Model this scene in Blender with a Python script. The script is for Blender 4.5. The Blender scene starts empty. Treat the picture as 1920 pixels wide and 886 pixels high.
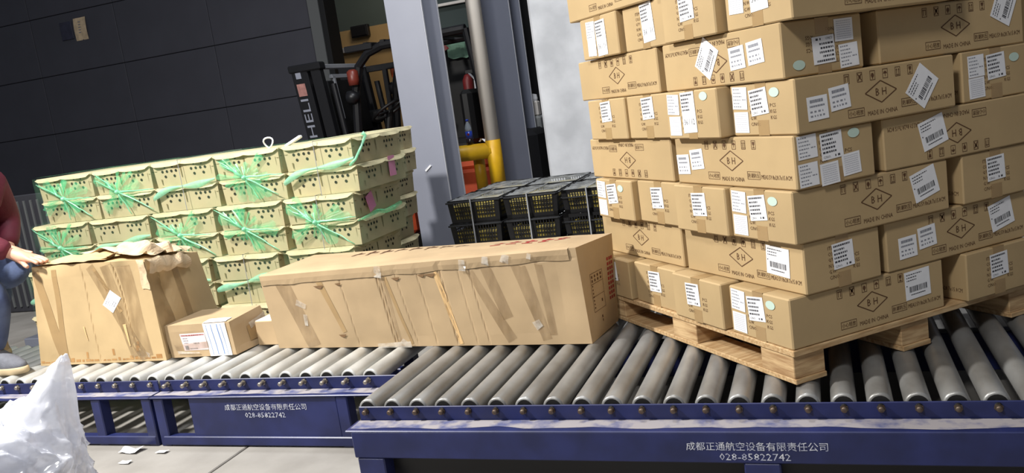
import bpy, bmesh, math, random
from mathutils import Vector, Matrix, noise
random.seed(7)
S = bpy.context.scene
COL = S.collection
R = math.radians

# ------------------------------------------------------------------ camera
CAM_H = 1.225
pit, rol, yaw = .1597, -.1415, .3576
fwd = Vector((-math.sin(yaw)*math.cos(pit), math.cos(yaw)*math.cos(pit), -math.sin(pit)))
rt0 = Vector((math.cos(yaw), math.sin(yaw), 0)); up0 = rt0.cross(fwd)
rt = math.cos(rol)*rt0 + math.sin(rol)*up0
up = -math.sin(rol)*rt0 + math.cos(rol)*up0
cd = bpy.data.cameras.new('camera'); cam = bpy.data.objects.new('camera', cd); COL.objects.link(cam)
cd.sensor_fit = 'HORIZONTAL'; cd.sensor_width = 36; cd.lens = 36*1602/1920; cd.clip_end = 200; cd.clip_start = .02
m = Matrix((rt, up, -fwd)).transposed().to_4x4(); m.translation = (0, 0, CAM_H); cam.matrix_world = m
S.camera = cam

# ------------------------------------------------------------------ world, lights, exposure
wd = bpy.data.worlds.new('world'); S.world = wd; wd.use_nodes = True
bg = wd.node_tree.nodes['Background']; bg.inputs[0].default_value = (.80, .86, 1, 1); bg.inputs[1].default_value = .15
def area(name, loc, tgt, size, power, color=(1, .96, .9)):
    l = bpy.data.lights.new(name, 'AREA'); l.shape = 'DISK'; l.size = size; l.energy = power; l.color = color
    o = bpy.data.objects.new(name, l); COL.objects.link(o); o.location = loc
    o.rotation_euler = (Vector(tgt)-Vector(loc)).to_track_quat('-Z', 'Y').to_euler(); return o
area('hall_lamp_key', (-3.9, 1.35, 3.4), (-2.2, 2.8, .4), .30, 300, (1, .975, .93))
area('hall_lamp_front', (-1.3, -1.6, 4.8), (-.3, 3.0, .4), .8, 165, (1, .98, .95))
area('hall_lamp_rear', (-1.6, 3.9, 6.2), (-2.4, 6.0, .5), .8, 200, (.92, .95, 1))
area('rear_room_lamp', (-5.6, 11.4, 3.9), (-6.4, 12.6, 1), .8, 30, (1, .85, .62))
S.view_settings.view_transform = 'Standard'; S.view_settings.look = 'None'
S.view_settings.exposure = 0; S.view_settings.gamma = 1; S.view_settings.use_curve_mapping = False

# ------------------------------------------------------------------ materials
MATS = {}
def srgb(c): return tuple(((v/255)/12.92 if v/255 <= .04045 else ((v/255+.055)/1.055)**2.4) for v in c)
def mat(name, rgb, rough=.6, metal=0, var=.0, scale=6, bump=0, bscale=60, rgb2=None, stretch=None, spec=.5, detail=5, lo=.35, hi=.65, alpha=None, trans=0):
    if name in MATS: return MATS[name]
    m = bpy.data.materials.new(name); m.use_nodes = True; nt = m.node_tree; b = nt.nodes['Principled BSDF']
    c = srgb(rgb)
    b.inputs['Roughness'].default_value = rough; b.inputs['Metallic'].default_value = metal
    b.inputs['Specular IOR Level'].default_value = spec
    b.inputs['Base Color'].default_value = (*c, 1)
    tc = nt.nodes.new('ShaderNodeTexCoord'); mp = nt.nodes.new('ShaderNodeMapping'); nt.links.new(tc.outputs['Object'], mp.inputs[0])
    if stretch: mp.inputs['Scale'].default_value = stretch
    if var or rgb2:
        n = nt.nodes.new('ShaderNodeTexNoise'); n.inputs['Scale'].default_value = scale; n.inputs['Detail'].default_value = detail
        nt.links.new(mp.outputs[0], n.inputs[0])
        r = nt.nodes.new('ShaderNodeValToRGB'); nt.links.new(n.outputs[0], r.inputs[0])
        c2 = srgb(rgb2) if rgb2 else tuple(v*(1-var) for v in c)
        c1 = c if rgb2 else tuple(min(1, v*(1+var)) for v in c)
        r.color_ramp.elements[0].position = lo; r.color_ramp.elements[1].position = hi
        r.color_ramp.elements[0].color = (*c2, 1); r.color_ramp.elements[1].color = (*c1, 1)
        nt.links.new(r.outputs[0], b.inputs['Base Color'])
    if bump:
        n2 = nt.nodes.new('ShaderNodeTexNoise'); n2.inputs['Scale'].default_value = bscale; n2.inputs['Detail'].default_value = 4
        nt.links.new(mp.outputs[0], n2.inputs[0])
        bp = nt.nodes.new('ShaderNodeBump'); bp.inputs['Strength'].default_value = bump; bp.inputs['Distance'].default_value = .01
        nt.links.new(n2.outputs[0], bp.inputs['Height']); nt.links.new(bp.outputs[0], b.inputs['Normal'])
    if alpha is not None: b.inputs['Alpha'].default_value = alpha
    if trans: b.inputs['Transmission Weight'].default_value = trans
    MATS[name] = m; return m
def film(name, rgb, a_lo, a_hi, scale=9, rough=.3, stretch=(1, 1, 1), transl=.4):
    """thin plastic sheet: noise-driven mix of clear and coloured scattering plastic"""
    m = bpy.data.materials.new(name); m.use_nodes = True; nt = m.node_tree; nt.nodes.remove(nt.nodes['Principled BSDF'])
    out = nt.nodes['Material Output']; c = (*srgb(rgb), 1)
    tr = nt.nodes.new('ShaderNodeBsdfTransparent'); df = nt.nodes.new('ShaderNodeBsdfDiffuse'); tl = nt.nodes.new('ShaderNodeBsdfTranslucent'); gl = nt.nodes.new('ShaderNodeBsdfGlossy')
    df.inputs[0].default_value = c; tl.inputs[0].default_value = c; gl.inputs['Roughness'].default_value = rough
    m1 = nt.nodes.new('ShaderNodeMixShader'); m1.inputs[0].default_value = transl; nt.links.new(df.outputs[0], m1.inputs[1]); nt.links.new(tl.outputs[0], m1.inputs[2])
    m2 = nt.nodes.new('ShaderNodeMixShader'); m2.inputs[0].default_value = .12; nt.links.new(m1.outputs[0], m2.inputs[1]); nt.links.new(gl.outputs[0], m2.inputs[2])
    tc = nt.nodes.new('ShaderNodeTexCoord'); mp = nt.nodes.new('ShaderNodeMapping'); mp.inputs['Scale'].default_value = stretch; nt.links.new(tc.outputs['Object'], mp.inputs[0])
    n = nt.nodes.new('ShaderNodeTexNoise'); n.inputs['Scale'].default_value = scale; n.inputs['Detail'].default_value = 6; nt.links.new(mp.outputs[0], n.inputs[0])
    r = nt.nodes.new('ShaderNodeMapRange'); r.inputs['From Min'].default_value = .3; r.inputs['From Max'].default_value = .7
    r.inputs['To Min'].default_value = a_lo; r.inputs['To Max'].default_value = a_hi; nt.links.new(n.outputs[0], r.inputs['Value'])
    m3 = nt.nodes.new('ShaderNodeMixShader'); nt.links.new(r.outputs[0], m3.inputs[0]); nt.links.new(tr.outputs[0], m3.inputs[1]); nt.links.new(m2.outputs[0], m3.inputs[2])
    nt.links.new(m3.outputs[0], out.inputs[0]); MATS[name] = m; return m
mat('carton', (182, 156, 114), .75, var=.06, scale=5, bump=.06, bscale=25)
mat('carton2', (178, 153, 118), .72, var=.10, scale=4, bump=.10, bscale=18)
mat('carton_big', (188, 162, 120), .72, var=.10, scale=4, bump=.12, bscale=16)
mat('carton_edge', (214, 178, 126), .8, var=.08, scale=20)
mat('carton_torn', (208, 184, 150), .85, var=.15, scale=14, bump=.4, bscale=30)
mat('tape_brown', (164, 136, 96), .32, var=.06, scale=10)
mat('ink_brown', (88, 58, 32), .8)
mat('tear_dark', (120, 92, 62), .9)
mat('ink_black', (66, 66, 72), .8)
mat('ink_grey', (140, 142, 150), .8)
mat('ink_faint', (196, 196, 204), .8)
mat('ink_red', (150, 44, 38), .8, var=.2, scale=30)
mat('ink_rust', (160, 112, 60), .8, rgb2=(182, 144, 94), scale=18)
mat('ink_blue', (120, 150, 205), .8)
mat('paper', (238, 238, 240), .6, var=.03, scale=20)
mat('paper_pink', (236, 216, 214), .55, var=.03, scale=10)
mat('oval', (196, 218, 204), .5)
mat('wood', (206, 176, 132), .8, rgb2=(172, 136, 92), scale=7, stretch=(2, 14, 14), bump=.15, bscale=30)
mat('wood_block', (212, 180, 134), .8, rgb2=(160, 124, 84), scale=5, stretch=(1.5, 1.5, 14), bump=.15, bscale=30)
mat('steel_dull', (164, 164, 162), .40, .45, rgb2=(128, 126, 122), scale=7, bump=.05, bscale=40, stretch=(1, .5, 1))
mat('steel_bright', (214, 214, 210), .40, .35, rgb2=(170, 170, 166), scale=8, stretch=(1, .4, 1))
mat('roller_end', (28, 27, 26), .6, .3)
mat('bolt', (120, 108, 96), .45, .8, rgb2=(92, 70, 56), scale=40)
mat('bolt_bright', (180, 172, 160), .35, .85)
mat('blue_paint', (34, 42, 92), .42, var=.14, scale=9, rgb2=(26, 33, 74), bump=.03, bscale=50)
mat('dust', (150, 144, 146), .9, rgb2=(84, 88, 124), scale=16, lo=.36, hi=.58)
mat('white_paint', (214, 216, 222), .7, rgb2=(150, 154, 178), scale=60)
mat('concrete', (150, 146, 140), .85, rgb2=(128, 124, 118), scale=2.6, bump=.12, bscale=24, detail=8)
mat('joint', (70, 68, 66), .9)
mat('dark_wall', (66, 66, 74), .72, var=.08, scale=1.5)
mat('dark_gap', (58, 58, 65), .8)
mat('grey_paint', (146, 149, 162), .42, var=.04, scale=2)
mat('grey_paint2', (112, 116, 130), .45, var=.05, scale=2)
mat('edge_highlight', (214, 216, 222), .4)
mat('grey_strip', (96, 98, 98), .6)
mat('pillar', (206, 208, 212), .85, rgb2=(176, 178, 182), scale=3, bump=.2, bscale=12, detail=8)
mat('pillar_low', (120, 122, 122), .9, rgb2=(150, 152, 150), scale=6, bump=.2, bscale=20)
mat('black', (14, 14, 15), .5)
mat('black_metal', (26, 26, 29), .4, .2)
mat('black_plastic', (20, 20, 22), .35, var=.1, scale=20)
mat('crate_top', (44, 45, 47), .25, var=.25, scale=12)
mat('yellow', (226, 178, 24), .45, rgb2=(206, 156, 24), scale=8)
mat('pipe', (222, 216, 208), .5, var=.04, scale=3)
mat('orange', (196, 82, 44), .45, rgb2=(170, 66, 36), scale=5)
mat('orange_lamp', (226, 104, 52), .3)
mat('red_lamp', (116, 46, 34), .4)
mat('red', (110, 26, 26), .5)
mat('beige_wall', (150, 124, 84), .9, var=.05, scale=2)
mat('teal_wall', (64, 74, 72), .9, var=.08, scale=1)
mat('silver', (176, 178, 184), .4, .4)
mat('kraft_green', (190, 177, 138), .8, var=.05, scale=7, bump=.06, bscale=20)
mat('kraft_lid', (208, 196, 156), .8, var=.05, scale=7)
mat('hole', (34, 28, 20), .9)
mat('slot', (124, 112, 76), .9)
film('net_thin', (150, 226, 176), .0, .13, 5, .35)
film('net_fan', (116, 244, 180), .10, .55, 9, .3, (1, 1, 1))
film('net_strand', (176, 250, 212), .55, 1.0, 20, .25)
film('clear_tape', (156, 130, 94), .14, .5, 9, .12, (3, 1, 1), .1)
film('clear_shine', (240, 236, 226), .25, .85, 30, .1)  # pale film with the shine of clear plastic put into its colour
film('bag_film', (232, 234, 242), .45, .98, 7, .14, (1, 1, 1), .35)
film('wrap_film', (200, 204, 208), .12, .75, 12, .1)  # crate film whitened so its colour carries the highlights
mat('bag_inner', (226, 228, 236), .5, rgb2=(170, 174, 190), scale=9)
mat('jacket', (98, 26, 44), .7, var=.12, scale=14, bump=.15, bscale=60)
mat('jeans', (58, 70, 106), .85, rgb2=(104, 120, 156), scale=5, bump=.12, bscale=90)
mat('skin', (214, 160, 134), .5, var=.05, scale=12)
mat('hair', (24, 20, 18), .6)
mat('shoe', (104, 106, 114), .85, var=.1, scale=40, bump=.2, bscale=200)
mat('sole', (188, 168, 134), .7, var=.1, scale=20)
mat('strap', (150, 152, 156), .35)
mat('yellow_fruit', (206, 184, 80), .6, rgb2=(70, 62, 40), scale=16)
mat('pink', (214, 130, 170), .6)
mat('bottle_blue', (34, 62, 160), .3)
mat('bottle_clear', (170, 180, 190), .1, alpha=.45)
mat('cola', (28, 16, 12), .2)
mat('green_cloth', (104, 136, 116), .9)

# ------------------------------------------------------------------ mesh helpers
TXT = {}
def text_geo(s):
    """flat glyph outlines of a string: (verts2d, faces, width, height) with cap height about 0.7"""
    if s in TXT: return TXT[s]
    c = bpy.data.curves.new('t', 'FONT'); c.body = s; c.size = 1; c.resolution_u = 1; c.align_x = 'CENTER'; c.align_y = 'CENTER'
    o = bpy.data.objects.new('t', c); COL.objects.link(o)
    me = bpy.data.meshes.new_from_object(o.evaluated_get(bpy.context.evaluated_depsgraph_get()))
    vs = [(v.co.x, v.co.y) for v in me.vertices]; fs = [tuple(p.vertices) for p in me.polygons]
    bpy.data.objects.remove(o); bpy.data.curves.remove(c); bpy.data.meshes.remove(me)
    xs = [v[0] for v in vs]; ys = [v[1] for v in vs]
    cx, cy = (min(xs)+max(xs))/2, (min(ys)+max(ys))/2
    vs = [(x-cx, y-cy) for x, y in vs]
    TXT[s] = (vs, fs, max(xs)-min(xs), max(ys)-min(ys)); return TXT[s]

class MB:
    def __init__(s): s.v = []; s.f = []; s.mi = []; s.sm = []; s.cur = 0; s.smooth = False
    def add(s, vs, fs):
        b = len(s.v); s.v += [tuple(x) for x in vs]
        for f in fs: s.f.append(tuple(b+i for i in f)); s.mi.append(s.cur); s.sm.append(s.smooth)
        return s
    def box(s, x0, x1, y0, y1, z0, z1, bev=0, M=None):
        if x0 > x1: x0, x1 = x1, x0
        if y0 > y1: y0, y1 = y1, y0
        if z0 > z1: z0, z1 = z1, z0
        if bev <= 0:
            vs = [(x, y, z) for z in (z0, z1) for y in (y0, y1) for x in (x0, x1)]
            fs = [(0, 2, 3, 1), (4, 5, 7, 6), (0, 1, 5, 4), (2, 6, 7, 3), (0, 4, 6, 2), (1, 3, 7, 5)]
        else:
            bev = min(bev, (x1-x0)/2.01, (y1-y0)/2.01, (z1-z0)/2.01)
            vs = []; idx = {}
            X = (x0, x1); Y = (y0, y1); Z = (z0, z1); c = (0, 1)
            sg = lambda i: 1 if i == 0 else -1
            for i in c:
                for j in c:
                    for k in c:
                        for ax in range(3):
                            p = [X[i]+sg(i)*bev, Y[j]+sg(j)*bev, Z[k]+sg(k)*bev]; p[ax] = (X, Y, Z)[ax][(i, j, k)[ax]]
                            idx[i, j, k, ax] = len(vs); vs.append(tuple(p))
            fs = []
            g = lambda i, j, k, ax: idx[i, j, k, ax]
            for i in c:
                q = [g(i, 0, 0, 0), g(i, 1, 0, 0), g(i, 1, 1, 0), g(i, 0, 1, 0)]; fs.append(q if i else q[::-1])
                q = [g(0, i, 0, 1), g(0, i, 1, 1), g(1, i, 1, 1), g(1, i, 0, 1)]; fs.append(q if i else q[::-1])
                q = [g(0, 0, i, 2), g(1, 0, i, 2), g(1, 1, i, 2), g(0, 1, i, 2)]; fs.append(q if i else q[::-1])
            for i in c:
                for j in c:
                    q = [g(i, j, 0, 0), g(i, j, 1, 0), g(i, j, 1, 1), g(i, j, 0, 1)]; fs.append(q if (i ^ j) else q[::-1])
                    q = [g(0, i, j, 1), g(1, i, j, 1), g(1, i, j, 2), g(0, i, j, 2)]; fs.append(q if (i ^ j) else q[::-1])
                    q = [g(i, 0, j, 0), g(i, 0, j, 2), g(i, 1, j, 2), g(i, 1, j, 0)]; fs.append(q if (i ^ j) else q[::-1])
                    for k in c:
                        q = [g(i, j, k, 0), g(i, j, k, 1), g(i, j, k, 2)]; fs.append(q if (i+j+k) % 2 else q[::-1])
        if M is not None: vs = [tuple(M @ Vector(v)) for v in vs]
        return s.add(vs, fs)
    def tube(s, pts, r, n=8, cap=True, closed=False):
        pts = [Vector(p) for p in pts]; rr = r if isinstance(r, (list, tuple)) else [r]*len(pts)
        vs = []; fs = []; prev = None; L = len(pts)
        for i, p in enumerate(pts):
            if closed: t = (pts[(i+1) % L]-pts[i-1]).normalized()
            else: t = (pts[min(i+1, L-1)]-pts[max(i-1, 0)]).normalized()
            if prev is None: a = t.orthogonal().normalized()
            else: a = (prev-t*prev.dot(t)); a = a.normalized() if a.length > 1e-6 else t.orthogonal().normalized()
            prev = a; b = t.cross(a)
            for k in range(n):
                th = 2*math.pi*k/n; vs.append(p+(a*math.cos(th)+b*math.sin(th))*rr[i])
        for i in range(L if closed else L-1):
            j = (i+1) % L
            for k in range(n): fs.append((i*n+k, i*n+(k+1) % n, j*n+(k+1) % n, j*n+k))
        if cap and not closed: fs += [tuple(range(n))[::-1], tuple((L-1)*n+k for k in range(n))]
        return s.add(vs, fs)
    def lathe(s, prof, n=24, axis='z', org=(0, 0, 0)):
        vs = []; fs = []; m = len(prof)
        for (r, h) in prof:
            for k in range(n):
                a = 2*math.pi*k/n; p = (r*math.cos(a), r*math.sin(a), h)
                if axis == 'y': p = (p[0], h, -p[1])
                if axis == 'x': p = (h, p[0], p[1])
                vs.append(tuple(p[i]+org[i] for i in range(3)))
        for i in range(m-1):
            for k in range(n): fs.append((i*n+k, i*n+(k+1) % n, (i+1)*n+(k+1) % n, (i+1)*n+k))
        fs += [tuple(range(n))[::-1], tuple((m-1)*n+k for k in range(n))]
        return s.add(vs, fs)
    def map(s, vs2, fs, fn): return s.add([fn(u, v) for u, v in vs2], fs)
    def rect(s, fn, u0, u1, v0, v1): return s.map([(u0, v0), (u1, v0), (u1, v1), (u0, v1)], [(0, 1, 2, 3)], fn)
    def frame(s, fn, u0, u1, v0, v1, w):
        s.rect(fn, u0, u1, v0, v0+w); s.rect(fn, u0, u1, v1-w, v1); s.rect(fn, u0, u0+w, v0+w, v1-w); return s.rect(fn, u1-w, u1, v0+w, v1-w)
    def line(s, fn, a, b, w):
        a = Vector(a); b = Vector(b); d = (b-a).normalized(); n = Vector((-d.y, d.x))*w/2
        return s.map([a-n, b-n, b+n, a+n], [(0, 1, 2, 3)], fn)
    def disc(s, fn, u, v, ru, rv=None, n=10):
        rv = rv or ru
        return s.map([(u+ru*math.cos(2*math.pi*k/n), v+rv*math.sin(2*math.pi*k/n)) for k in range(n)], [tuple(range(n))], fn)
    def text(s, fn, str_, u, v, h=None, w=None, rot=0):
        vs, fs, tw, th = text_geo(str_); sx = sy = 1
        if h: sy = h/th; sx = sy
        if w: sx = w/tw
        if not h: sy = sx
        c, q = math.cos(rot), math.sin(rot)
        return s.map([(u+x*sx*c-y*sy*q, v+x*sx*q+y*sy*c) for x, y in vs], fs, fn)
    def mesh(s, name, mats):
        me = bpy.data.meshes.new(name); me.from_pydata(s.v, [], s.f)
        for m in ([mats] if isinstance(mats, str) else mats): me.materials.append(MATS[m])
        me.polygons.foreach_set('material_index', s.mi); me.polygons.foreach_set('use_smooth', s.sm); me.update(); return me
    def build(s, name, mats, parent=None, loc=None, rot=None): return link(name, s.mesh(name, mats), parent, loc, rot)
def link(name, me, parent=None, loc=None, rot=None):
    o = bpy.data.objects.new(name, me); COL.objects.link(o); o.parent = parent
    if loc is not None: o.location = loc
    if rot is not None: o.rotation_euler = rot
    return o
def tag(o, label, cat, group=None):
    o['label'] = label; o['category'] = cat
    if group: o['group'] = group
    return o
def thing(name, label, cat, loc=(0, 0, 0), rz=0, group=None):
    o = bpy.data.objects.new(name, None); COL.objects.link(o); o.location = loc; o.rotation_euler = (0, 0, rz); o.empty_display_size = .1
    return tag(o, label, cat, group)
def struct(o): o['kind'] = 'structure'; return o
def stuff(o): o['kind'] = 'stuff'; return o
def copy_tree(o, parent=None):
    c = o.copy(); COL.objects.link(c); c.parent = parent
    for ch in list(o.children): copy_tree(ch, c)
    return c
def plane(o, u, v):
    """2D -> 3D map of a flat face, origin o, axes u, v"""
    o, u, v = Vector(o), Vector(u), Vector(v)
    return lambda a, b: o+u*a+v*b
def smooth_mesh(o): o.data.polygons.foreach_set('use_smooth', [True]*len(o.data.polygons))

class Soft:
    """battered carton: eight corners, faces subdivided and dented; f(face,u,v,off) gives a point on its skin"""
    def __init__(s, C, disp=None, amp=.004, fr=4):
        s.C = [Vector(c) for c in C]; s.disp = disp or {}; s.amp = amp; s.fr = fr      # C: bottom fl fr br bl, top fl fr br bl
        s.F = {'front': (0, 1, 5, 4), 'right': (1, 2, 6, 5), 'back': (2, 3, 7, 6), 'left': (3, 0, 4, 7), 'top': (4, 5, 6, 7), 'bottom': (3, 2, 1, 0)}
    def size(s, face):
        a, b, c, d = (s.C[i] for i in s.F[face]); return ((b-a).length+(c-d).length)/2, ((d-a).length+(c-b).length)/2
    def p(s, face, u, v, off=0):
        a, b, c, d = (s.C[i] for i in s.F[face])
        q = a*(1-u)*(1-v)+b*u*(1-v)+c*u*v+d*(1-u)*v
        n = (b-a).cross(d-a).normalized()
        e = min(1, 8*min(u, 1-u, v, 1-v)) if min(u, 1-u, v, 1-v) > 0 else 0
        h = s.amp*noise.noise(q*s.fr+Vector((3, 7, 1)))*2*e
        if face in s.disp: h += s.disp[face](u, v)*min(1, e*2)
        return q+n*(h+off)
    def mesh(s, mb, n=(30, 12)):
        for face in s.F:
            r = 230 if (face == 'front' and n[1]) else n[0]
            L, H = s.size(face); nu = max(4, int(L*r)); nv = max(4, int(H*r*.6))
            vs = [s.p(face, i/nu, j/nv) for j in range(nv+1) for i in range(nu+1)]
            mb.add(vs, [(j*(nu+1)+i, j*(nu+1)+i+1, (j+1)*(nu+1)+i+1, (j+1)*(nu+1)+i) for j in range(nv) for i in range(nu)])
        return mb
    def fn(s, face, off=.0008):
        """map in metres from the face centre"""
        L, H = s.size(face)
        return lambda a, b: s.p(face, min(1, max(0, .5+a/L)), min(1, max(0, .5+b/H)), off)
    def strip(s, mb, face, a, b, w0, w1=None, off=.0012, n=14):
        """tape strip between two (u,v) points in 0..1, width in metres"""
        L, H = s.size(face); w1 = w1 or w0
        A = Vector((a[0]*L, a[1]*H)); B = Vector((b[0]*L, b[1]*H)); d = (B-A).normalized(); q = Vector((-d.y, d.x)); vs = []
        for i in range(n+1):
            t = i/n; c = A.lerp(B, t); w = (w0*(1-t)+w1*t)/2
            for sgn in (-1, -.33, .33, 1):
                e = c+q*w*sgn; vs.append(s.p(face, min(1, max(0, e.x/L)), min(1, max(0, e.y/H)), off))
        return mb.add(vs, [(i*4+k, i*4+k+1, i*4+k+5, i*4+k+4) for i in range(n) for k in range(3)])

# ------------------------------------------------------------------ setting: floor, walls, columns
fl = struct(MB().box(-18.5, 7.5, -5.1, 18.9, -.06, -.012).build('floor', 'joint'))
xs = [-16.875+3.25*i for i in range(8)]; ys = [-3.6+3.0*i for i in range(8)]
slab = None
for x in xs:
    for y in ys:
        if slab is None: slab = MB().box(-1.62, 1.62, -1.495, 1.495, -.012, 0, .004).mesh('slab', 'concrete')
        o = link('slab', slab, fl, (x, y, 0))
# dark panelled wall at the back left
wl = struct(MB().box(-15.5, -5.75, 9.53, 9.7, 0, 5.2).build('wall_back', 'dark_gap'))
pan = MB().box(-.746, .746, -.03, 0, -.396, .396, .006).mesh('panel', 'dark_wall')
for i in range(6):
    for j in range(6):
        link('panel', pan, wl, (-6.52-1.5*i, 9.53, .42+.8*j))
struct(MB().box(-5.75, -5.60, 9.42, 9.72, 0, 5.2, .005).build('trim_1', 'grey_strip'))
struct(MB().box(-5.60, -5.53, 9.44, 9.72, 0, 5.2, .004).build('trim_2', 'black'))
# rear room seen through the opening
struct(MB().box(-11, 3, 13.0, 13.2, 2.70, 6).build('wall_rear_upper', 'teal_wall'))
struct(MB().box(-11, 3, 13.0, 13.2, 0, 2.70).build('wall_rear_lower', 'beige_wall'))
struct(MB().box(-7.8, -1.0, 12.9, 13.0, 2.34, 2.42, .005).build('trim_3', 'silver'))
tag(MB().box(-7.14, -6.82, 12.9, 12.99, 2.55, 2.74, .01).box(-7.12, -6.84, 12.88, 12.9, 2.57, 2.72, .004).build('wall_vent', 'black_metal'), 'dark rectangular vent high on the beige rear wall', 'vent')
struct(MB().box(-2.28, 4.5, 6.62, 7.0, 0, 5).build('wall_back_right', 'black')) if False else None

def h_column(name, x0, x1, y0, y1, label=None, m='grey_paint', edge='grey_paint'):
    r = bpy.data.objects.new(name, None); COL.objects.link(r); struct(r); r.location = (x0, y0, 0)
    w, d = x1-x0, y1-y0
    MB().box(0, w, 0, .016, 0, 5.2, .003).build('front_flange', m, r)
    MB().box(0, w, d-.016, d, 0, 5.2, .003).build('rear_flange', m, r)
    MB().box(w/2-.006, w/2+.006, .016, d-.016, 0, 5.2).build('web', 'grey_paint2', r)  # web in a darker grey, the shade of its recess put into the colour
    MB().box(w, w+.003, 0, .018, 0, 5.2).build('flange_highlight', 'edge_highlight', r); MB().box(w, w+.003, d-.018, d, 0, 5.2).build('flange_highlight', 'edge_highlight', r)  # pale strips paint the bright highlight lines along the flanges
    MB().box(w-.05, w-.03, .05, .09, 0, 5.2, .003).build('cable_duct', 'grey_paint2', r)
    return r
h_column('trim_4', -3.10, -2.79, 6.2, 6.52)
c2 = h_column('trim_5', -2.82, -2.49, 7.4, 7.72, m='grey_paint2')
for (dx, z) in ((.06, 1.5), (.26, .98)):
    pass
tag(MB().box(-2.965, -2.925, 6.188, 6.1995, .735, .80, 0, Matrix.Translation((-2.94, 6.19, .765)) @ Matrix.Rotation(R(52), 4, 'Y') @ Matrix.Scale(.35, 4, (1, 0, 0)) @ Matrix.Translation((2.945, -6.19, -.765))).build('tape_scrap', 'paper'),
    'small white scrap of tape on the grey steel column', 'tape')
# concrete pillar
pl = MB(); pl.box(-2.07, -.9, 6.6, 7.3, 0, 5.2, .02); struct(pl.build('wall_pillar', 'pillar'))
struct(MB().box(-2.80, -2.465, 7.8, 8.1, 0, 1.02, .02).build('trim_6', 'pillar_low'))
struct(MB().box(-2.9, -1.5, 8.3, 8.35, 0, 5.2).build('wall_gap_shade', 'black'))  # black sheet stands in for the darkness of the open gap
t = thing('wall_switch', 'small white box on the low grey concrete block beside the pillar', 'switch box', (-2.55, 7.9, 1.02))
MB().box(-.06, .06, -.05, .05, 0, .14, .012).build('body', 'pipe', t); MB().lathe([(.05, .14), (.055, .16), (.05, .2), (.02, .21)], 16).build('cap', 'paper', t)
# paper on dark wall
t = thing('notice_sheet', 'pale sheet of paper pinned on the dark wall', 'paper', (-9.39, 9.498, 2.97))
b = MB(); vs = []; 
for j in range(7):
    for i in range(5): vs.append(((i/4-.5)*.22+.012*(j/6), -.012*math.sin(j/6*3)-.004*math.sin(i*2), (j/6-.5)*.30))
b.add(vs, [(j*5+i, j*5+i+1, j*5+i+6, j*5+i+5) for j in range(6) for i in range(4)]); b.build('sheet', 'carton_torn', t)
b = MB(); f = plane((0, -.018, 0), (1, 0, 0), (0, 0, 1))
for k in range(5): b.rect(f, -.01-.004*k, .03-.004*k, .09-.035*k, .10-.035*k)
b.build('print', 'ink_grey', t)
tag(MB().box(-9.74, -9.53, 9.485, 9.4995, 2.86, 3.10, .004).build('wall_placard', 'grey_paint2'), 'faint dark blue placard beside the pale sheet on the dark wall', 'sign')
bpy.data.objects['wall_placard'].data.materials[0] = mat('placard', (48, 48, 66), .6, var=.2, scale=12)

# ------------------------------------------------------------------ roller conveyors
RZ, RR = .2515, .035
def roller_mesh(length, m):
    b = MB(); b.smooth = True
    b.lathe([(RR-.010, .0), (RR-.006, -.001), (RR-.0005, .003), (RR, .008), (RR, length-.008), (RR-.001, length-.001), (RR-.01, length)], 24, 'y')
    me = b.mesh('roller', [m, 'roller_end'])
    return me
def end_mesh():
    b = MB(); b.lathe([(RR-.008, -.0012), (RR-.009, -.0006), (.012, .004), (.012, -.006), (.008, -.02)], 18, 'y'); return b.mesh('bearing', 'roller_end')
END = end_mesh()
def bolt_mesh(l, m):
    b = MB(); b.smooth = False
    b.lathe([(.0115, 0), (.0115, -.006)], 6, 'y'); b.smooth = True; b.lathe([(.0085, -.006), (.0085, -l+.002), (.007, -l)], 12, 'y'); return b.mesh('axle_bolt', m)
def conveyor(name, label, x0, x1, yf, depth, bolts, m, boltme, beam, panel=None):
    r = thing(name, label, 'conveyor', (0, yf, 0), 0)
    tz = .265; rl = .2165
    for s, nm in ((0, 'front_rail'), (1, 'rear_rail')):
        y = s*depth; b = MB(); b.box(x0, x1, y, y+.006, rl-.012, tz, .002); b.build(nm, 'blue_paint', r)
    b = MB(); b.box(x0-.012, x1+.012, -beam['ledge'], .0, rl-.008, rl, .003); lg = b.build('ledge', 'blue_paint', r)
    b = MB(); n = 60; vs = []
    for i in range(n+1):                      # uneven layer of dust lying on the ledge
        x = x0+(x1-x0)*i/n; vs += [(x, -.004, rl+.0012), (x, -beam['ledge']*(.72+.22*noise.noise(Vector((x*9, 2, yf)))), rl+.0008)]
    b.add(vs, [(2*i, 2*i+1, 2*i+3, 2*i+2) for i in range(n)]); b.build('dust_layer', 'dust', lg)
    MB().box(x0, x1, depth+.006, depth+.08, rl-.008, rl, .003).build('rear_ledge', 'blue_paint', r)
    me = roller_mesh(depth-.016, m)
    k = 0
    for bx in bolts:
        o = link('roller', me, r, (bx, .008+.006, RZ), (0, random.uniform(0, 6), 0)); link('bearing', END, o)
        link('axle_bolt', boltme, r, (bx, -.0005, RZ-.003), (0, random.uniform(0, 6), 0))
    return r
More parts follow.
